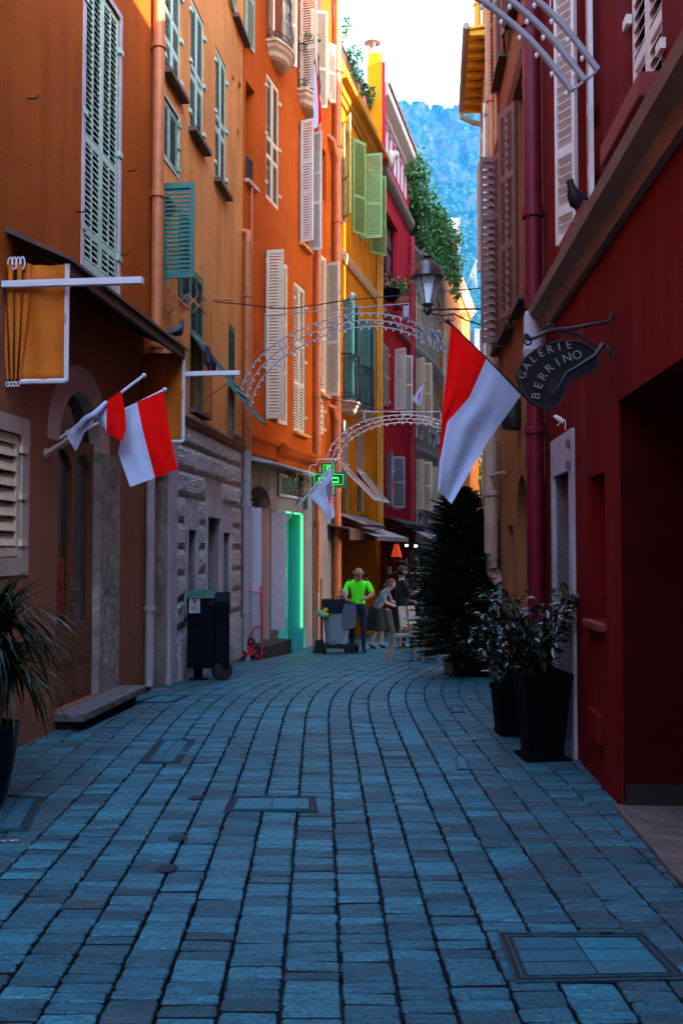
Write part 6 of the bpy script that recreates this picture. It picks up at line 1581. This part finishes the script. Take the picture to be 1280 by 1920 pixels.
# woman in a light shirt, leaning forward
g0 = ground_at(712,1218); J = dict(STAND); J.update(pelvis=(-.08,0,.88), waist=(-.02,0,1.03), chest=(.10,0,1.24), neck=(.19,0,1.36), head=(.26,0,1.42), crown=(.27,0,1.49), shL=(.10,.17,1.30), elL=(.20,.22,1.06), wrL=(.40,.14,.98), paL=(.47,.10,.96), shR=(.1,-.17,1.30), elR=(.18,-.24,1.06), wrR=(.40,-.16,.97), paR=(.47,-.13,.95), hipL=(-.08,.1,.84), hipR=(-.08,-.1,.84), knL=(.0,.1,.47), knR=(-.06,-.1,.47), anL=(-.02,.1,.08), anR=(-.2,-.1,.09), toL=(.12,.1,.035), toR=(-.07,-.1,.035), look=(1,.1,-.35))
wo, PW, QW = person(Vector((g0.x, g0.y, zg(g0.y))), R(72), 'woman in a pale grey shirt and black skirt leaning over with a bag', J, dict(skin=SKIN2, top=GREYC, legs=BLKC, shoe=SHOE), HAIRR, 1.64, shorts=True)
c0 = PW['pelvis']; mb = MB(); mb.lathe(c0+Vector((0,0,-.42)), [(.27,0),(.25,.15),(.19,.38),(.16,.5)], 16, sx=.9, sy=.85); mb.build('skirt', BLKC, wo, smooth=True)
bg_ = thing('shoulder_bag', PW['paL'], 'black bag hanging from the hand of the woman in the pale shirt', 'bag'); c = PW['paL']
mb = MB().tube([c+Vector((-.05,0,-.12)), c, c+Vector((.05,0,-.12))], .01, 6); mb.build('strap', BLKC, bg_)
MB().prism([c+Vector((x,-.05,z)) for x, z in ((-.13,-.12),(.13,-.12),(.15,-.4),(-.15,-.4))], (0,.12,0)).build('bag_body', BLKC, bg_, bevel=.02)
# man in black, seen from behind and side
g0 = ground_at(752,1222); J = dict(STAND); J.update(elR=(.08,-.26,1.14), wrR=(.28,-.16,1.22), paR=(.33,-.12,1.27), look=(1,.0,-.12), shR=(0,-.19,1.40), elL=(.05,.25,1.13), wrL=(.25,.18,1.02), paL=(.32,.15,1.01))
mn, PM, QM = person(Vector((g0.x, g0.y, zg(g0.y))), R(108), 'dark haired bearded man in black standing behind the cream chair, facing right', mirror(J), dict(skin=SKIN2, top=BLKC, legs=BLKC, shoe=SHOE), HAIRD, 1.74, sleeve=.6)
MB().tube([QM(.02,.075,-.0), QM(.06,.05,-.05), QM(.085,0,-.075), QM(.06,-.05,-.05), QM(.02,-.075,0)], [.014,.03,.034,.03,.014], 8).build('beard', HAIRD, mn, smooth='all')
g0 = ground_at(776,1219)+Vector((.15,.55,0)); J = dict(STAND); J.update(elL=(.12,.24,1.18), wrL=(.30,.12,1.30), paL=(.33,.08,1.36), look=(1,0,-.1))
ol, PO, QO = person(Vector((g0.x, g0.y, zg(g0.y))), R(-80), 'white haired person facing the man in black, half hidden by the bush', mirror(J), dict(skin=SKIN2, top=M('dim_blue_cloth', (.03,.035,.05), .9, .2), legs=BLKC, shoe=SHOE), HAIRW, 1.72, sleeve=.9)
cup = thing('drinking_cup', PO['paL']+Vector((-.03,-.03,0)), 'pale cup held up by the white haired person', 'cup'); MB().lathe(PO['paL']+Vector((-.05,-.03,-.02)), [(.03,0),(.042,.12),(.038,.12),(.028,.01)], 12).build('cup', M('lilac_cup', (.5,.45,.62), .4, .05), cup, smooth=True)

# ------------------------------------------------------------------ cleaner's cart
g0 = ground_at(634,1226); D = g0.y; gz = zg(D); A = lambda x, y, o=0.0: at(x, y, D+o)
ct = thing('cleaning_cart', g0, 'black wheeled cleaning cart with an open refuse bag and oval lid', 'cleaning cart')
BK = M('matt_black_plastic', (.006,.006,.008), .55, .2, spec=.25)
BAG = M('translucent_bag', (.30,.36,.38), .35, .2, 6, bmp=.5, bscale=16); BAG.node_tree.nodes['Principled BSDF'].inputs['Transmission Weight'].default_value = .25
F = Fr(Vector((g0.x, D, gz)), (1,0,0), (0,-1,0)); s = D/1800; U = lambda x: (x-634)*s; V = lambda y: A(634,y).z-gz
MB().box(F, U(604), U(673), -.5, .02, V(1216), V(1209)).build('chassis', BK, ct, bevel=.01)
for x, n in ((609,.02),(651,.02),(668,-.2),(609,-.46),(655,-.46)):
    w_ = MB().lathe(F.P(U(x), n-.03, .075), [(.05,-.022),(.075,-.018),(.075,.018),(.05,.022)], 16, (1,.25,0) if x != 651 else (.5,1,0)).build('wheel', RUB, ct, smooth=True)
    MB().box(F, U(x)-.015, U(x)+.015, n-.04, n-.02, .075, V(1212)).build('fork', BK, w_)
def bagfn(q, t):
    th = 2*math.pi*q; w_ = .20+.065*t; r = w_*(1+.05*math.sin(th*7+t*5)+.03*math.sin(th*13-t*9)); y = V(1209)+(V(1148)-V(1209))*t
    return F.P(U(632)+r*math.cos(th)*1.05-.02*(1-t), -.24+r*.9*math.sin(th), y+.012*math.sin(th*5+1)*(1-t))
MB().grid(bagfn, 48, 14).build('refuse_bag', BAG, ct, smooth='all')
mb = MB()
for i in range(3): x = .05*i; mb.tube([F.P(U(617)+x,.02,V(1204)),F.P(U(617)+x+.02,.021,V(1200)),F.P(U(617)+x+.03,.02,V(1206))], .006, 4)
mb.build('bag_print', M('blue_black_print', (.01,.012,.05), .6), ct)
MB().box(F, U(599), U(642), -.5, .03, V(1149), V(1144)).build('bag_rim', BK, ct, bevel=.008)
MB().prism([F.P(U(x), .02, V(y)) for x, y in ((603,1124),(652,1123),(648,1143),(608,1143))], F.en*-.42).build('tub', BK, ct, bevel=.012)
mb = MB()
for x in (604, 664):
    for n in (-.46, 0): mb.tube([F.P(U(x),n,V(1212)), F.P(U(x),n,V(1126))], .012, 6)
mb.tube([F.P(U(604),0,V(1140)),F.P(U(664),0,V(1140))], .012, 6); mb.build('uprights', BK, ct)
lid = [(U(655)+.145*math.copysign(abs(math.cos(q))**.6, math.cos(q)), V(1154)+.275*math.copysign(abs(math.sin(q))**.75, math.sin(q))) for q in [i*math.pi/16 for i in range(32)]]
ld = MB().prism([F.P(a,.07,b) for a, b in lid], F.en*-.025).build('oval_lid', M('slate_blue_lid', (.10,.11,.15), .45, .1), ct, bevel=.008)
MB().ring([F.P(a,.072,b) for a, b in lid], [F.P(U(655)+(a-U(655))*.93,.072,V(1154)+(b-V(1154))*.95) for a, b in lid], F.en*-.035).build('lid_rim', BK, ld)
mb = MB(); CHR = M('bright_steel_tube', (.55,.57,.6), .25, .1, metal=1)
mb.tube([F.P(U(634),-.1,V(1124)),F.P(U(638),-.1,V(1109)),F.P(U(641),-.1,V(1106)),F.P(U(649),-.1,V(1106)),F.P(U(651),-.1,V(1110)),F.P(U(649),-.1,V(1124))], .012, 8); mb.build('hoop_handle', CHR, ct, smooth=True)
MB().tube([F.P(U(632),-.3,V(1120)),F.P(U(690),-.42,V(1118))], .014, 8).build('push_bar', BK, ct)
for i, (x, lab, c, tp) in enumerate(((596,'white handled broom standing at the left of the cleaning cart',(.5,.5,.55),1112),(601,'dark handled brush behind the white handled broom',(.03,.03,.035),1085))):
    o = F.P(U(x), -.1-.1*i, .04); b = thing('broom', o, lab, 'broom'); MB().tube([o+Vector((0,0,.2)), F.P(U(x+1), -.15-.1*i, V(tp))], .013, 7).build('handle', M('broom_handle_%s' % ('white','dark')[i], c, .5), b)
    MB().prism([o+Vector((a,-.04,h)) for a, h in ((-.05,.22),(.05,.22),(.11,-.03),(-.11,-.03))], (0,.08,0)).build('bristles', M('dark_green_bristle', (.008,.016,.010), .9, .4, 60, bmp=1), b)
o = F.P(U(605), .02, V(1150)); rg = thing('cleaning_cloth', o, 'crumpled yellow and turquoise cloth hung on the cart rim', 'cloth')
g = MB()
for k in range(10): g.use(k % 2).ball(o+Vector((r8.uniform(-.09,.09), r8.uniform(-.05,.02), r8.uniform(-.03,.08))), .05, .035, .045, 8, 6)
g.build('cloth', [M('yellow_cloth', (.5,.42,.02), .9), M('turquoise_cloth', (.12,.42,.42), .9)], rg, smooth=True)

# ------------------------------------------------------------------ cafe chairs and table
CHC = M('cream_chair_paint', (.27,.22,.15), .55, .15, 8); 
def make_chair(o, yaw, label, mat, group='cream chairs by the fir tree'):
    f = Vector((math.cos(yaw), math.sin(yaw), 0)); F = Fr(o, f, Vector((-f.y, f.x, 0))); t = thing('cafe_chair', o, label, 'chair', group)
    MB().box(F, -.21, .22, -.21, .21, .43, .48).build('seat', mat, t, bevel=.012)
    for n in (-.11, .11):
        MB().prism([F.P(u, n-.095, z) for u, z in ((-.20,.5),(-.165,.5),(-.25,.93),(-.285,.92))], F.en*.19).build('back_panel', mat, t, bevel=.02)
    for u, n in ((.19,-.18),(.19,.18)): MB().prism([F.P(u-.025,n-.02,.43),F.P(u+.025,n-.02,.43),F.P(u+.02,n-.02,0),F.P(u-.015,n-.02,0)], F.en*.04).build('leg', mat, t)
    for n in (-.18,.18): MB().prism([F.P(u,n-.022,z) for u, z in ((-.21,.5),(-.15,.5),(-.17,.25),(-.26,0),(-.31,0),(-.23,.26))], F.en*.044).build('leg', mat, t)
    MB().box(F, -.2, .18, -.19, -.17, .2, .235).build('stretcher', mat, t); MB().box(F, -.2, .18, .17, .19, .2, .235).build('stretcher', mat, t)
    return t
def gp(x, y): p = ground_at(x, y); return Vector((p.x, p.y, zg(p.y)))
make_chair(gp(755,1240), R(8), 'nearest cream cafe chair, turned towards the table', CHC)
make_chair(gp(775,1224), R(-60), 'cream cafe chair behind the small table', CHC)
make_chair(gp(813,1240), R(176), 'cream cafe chair right of the table against the fir tree', CHC)
o = gp(791,1240); tb_ = thing('cafe_table', o, 'small round cafe table on a pale pedestal beside the cream chairs', 'table')
MB().lathe(o, [(.30,.735),(.31,.745),(.31,.765),(.29,.77)], 26).build('tabletop', M('pale_tabletop', (.42,.42,.46), .25, .08), tb_, smooth=True)
MB().lathe(o, [(.045,.02),(.035,.1),(.035,.66),(.09,.735)], 14).build('pedestal', M('grey_pedestal', (.12,.12,.14), .4, .1, metal=.3), tb_, smooth=True)
for i in range(4): q = i*math.pi/2+.3; MB().tube([o+Vector((0,0,.05)), o+Vector((.27*math.cos(q), .27*math.sin(q), .02))], [.03,.018], 7).build('foot', M('grey_pedestal', (.12,.12,.14), .4), tb_)
make_chair(f4.F.P(.55, -.5, zg(24)), R(120), 'dark bistro chair inside the yellow house shop', M('dark_bistro_chair', (.02,.015,.014), .5), 'dark bistro chair')

# ------------------------------------------------------------------ far shop fronts
def slope_awning(name, label, F, u0, u1, zb_, zf_, proj, mats, stripes=0, valance=.0):
    o = F.P(u0, 0, zb_); t = thing(name, o, label, 'awning'); mb = MB(); n = max(1, stripes)
    for i in range(n):
        a, b = u0+(u1-u0)*i/n, u0+(u1-u0)*(i+1)/n; mb.use(i % len(mats))
        mb.prism([F.P(a,.01,zb_),F.P(a,proj,zf_),F.P(a,proj,zf_-.03),F.P(a,.01,zb_-.03)], F.ex*(b-a))
        if valance: mb.box(F, a, b, proj-.01, proj+.012, zf_-valance, zf_-.031)
    mb.build('canopy', mats, t)
    MB().tube([F.P(u0,proj-.02,zf_-.05),F.P(u1,proj-.02,zf_-.05)], .025, 6).build('front_bar', IRON, t)
    for u in (u0+.1, u1-.1): MB().tube([F.P(u,0,zf_-.25),F.P(u,proj-.05,zf_-.06)], .015, 5).build('arm', IRON, t)
    return t
def hitz(F, x, y, n): return F.hit(x, y, n)
TIN = M('grey_tin_sheet', (.26,.24,.22), .6, .25, 14); BRN = M('brown_canvas', (.11,.05,.03), .85, .2); WHC = M('white_canvas', (.42,.38,.36), .8, .1); DKC = M('dark_canvas', (.03,.02,.02), .85, .2); PKC = M('plum_canvas', (.30,.09,.13), .85, .1)
a = hitz(f4.F, 650, 977, .75); b = hitz(f4.F, 722, 986, .75)
slope_awning('tin_canopy', 'grey corrugated canopy over the yellow house shop', f4.F, .15, b[0], a[1]+.28, a[1], .75, [TIN, M('dark_tin_sheet', (.17,.155,.14), .6, .25, 14)], 18)
a = hitz(f4.F, 655, 990, .55); b = hitz(f4.F, 702, 1000, .55)
slope_awning('rolled_awning', 'half rolled brown awning under the grey corrugated canopy', f4.F, a[0], b[0], a[1]+.1, a[1], .55, [BRN], 1, .28)
a = hitz(f4.F, 708, 1005, .9); slope_awning('small_awning', 'small off white awning at the far end of the yellow shop', f4.F, a[0], f4.L-.1, a[1]+.3, a[1], .9, [WHC], 1, .12)
a = hitz(f5.F, 735, 977, .8); slope_awning('dark_canopy', 'dark canopy over the crimson house shop', f5.F, .1, f5.L-.4, a[1]+.25, a[1], .8, [DKC], 1, .1)
a = hitz(f5.F, 775, 1014, 1.5); slope_awning('striped_awning', 'pink and white striped awning between the crimson and grey houses', f5.F, 2.2, f5.L+.6, a[1]+.75, a[1], 1.5, [WHC, PKC], 14, .14)
D = 28.2; A = lambda x, y, o=0.0: at(x, y, D+o)
hl = thing('pendant_lamp', A(742,1012), 'glowing red conical lamp hanging in the crimson shop', 'lamp')
MB().lathe(A(743,1044), [(.17,0),(.16,.02),(.07,.36),(.03,.38)], 16).build('lamp_shade', M('glowing_red_shade', (.5,.04,.02), .5, .1, emit=(1,.08,.03), estr=.03), hl, smooth=True)
MB().tube([A(743,1020), A(743,985)], .01, 5).build('cord', IRON, hl)
ds = thing('display_stand', A(742,1090), 'shop display stand with boxes and papers below the red lamp', 'display stand')
F = Fr(Vector((A(742,1100).x, D, zg(D))), (1,0,0), (0,-1,0)); v = lambda y: A(742,y).z-zg(D)
for y in (1052, 1076): MB().box(F, -.28, .32, -.4, 0, v(y)-.02, v(y)).build('shelf', M('shelf_wood', (.16,.10,.07), .6, .2), ds)
for x in (-.28, .3): MB().box(F, x, x+.03, -.4, 0, 0, v(1046)).build('post', M('shelf_wood', (.16,.10,.07), .6, .2), ds)
for i, (x, y, w_, h_, c, lab) in enumerate(((-.22,1075.5,.1,.2,(.4,.4,.44),'pale box at the left end of the lower shelf'),(-.05,1075.5,.26,.05,(.36,.3,.24),'stack of papers on the lower shelf'),(-.02,1051.5,.2,.14,(.3,.22,.15),'framed picture on the upper shelf'))):
    t = thing('shop_box', F.P(x, -.2, v(y)+.002), lab, 'box'); MB().box(F, x, x+w_, -.3, -.1, v(y)+.002, v(y)+.002+h_).build('box', M('goods_%s' % ('pale','buff','brown')[i], c, .7), t); MB().box(F, x+.02, x+w_-.02, -.098, -.095, v(y)+.02, v(y)+h_-.01).build('front_label', DARK if i else WHC, t)
for x, y, lab in ((762,1022,'small bright spotlight under the striped awning, left one'),(779,1023,'small bright spotlight under the striped awning, right one')):
    t = thing('spotlight', A(x,y), lab, 'spotlight'); MB().lathe(A(x,y), [(.03,0),(.05,.02),(.05,.09)], 10).build('can', IRON, t); MB().ball(A(x,y), .05, seg=8, rings=6).build('bulb', M('lit_spot', (1,1,1), .5, 0, emit=(1,.92,.85), estr=.6), t)
# dark goods rail and doorway depth under the crimson house
cr_ = thing('clothes_rack', Vector((A(775,1100).x, 29.5, zg(29.5))), 'rack hung with dark clothes outside the crimson shop', 'clothes rack'); o = Vector((A(775,1100).x, 29.5, zg(29.5)))
for x in (-.5,.5): MB().tube([o+Vector((x,0,0)), o+Vector((x,0,1.6))], .02, 6).build('post', IRON, cr_)
MB().tube([o+Vector((-.5,0,1.6)), o+Vector((.5,0,1.6))], .02, 6).build('rail', IRON, cr_)
for i in range(9):
    x = -.42+i*.105; c = o+Vector((x,0,1.55)); MB().prism([c+Vector((0,a,b)) for a, b in ((-.05,0),(.05,0),(.2,-.1),(.2,-.85),(-.2,-.9),(-.2,-.1))], (.06,0,0)).build('garment', (BLKC, NAVY, GREYC, DKC)[i % 4], cr_, bevel=.015)
for h in HOUSES: h.wall()
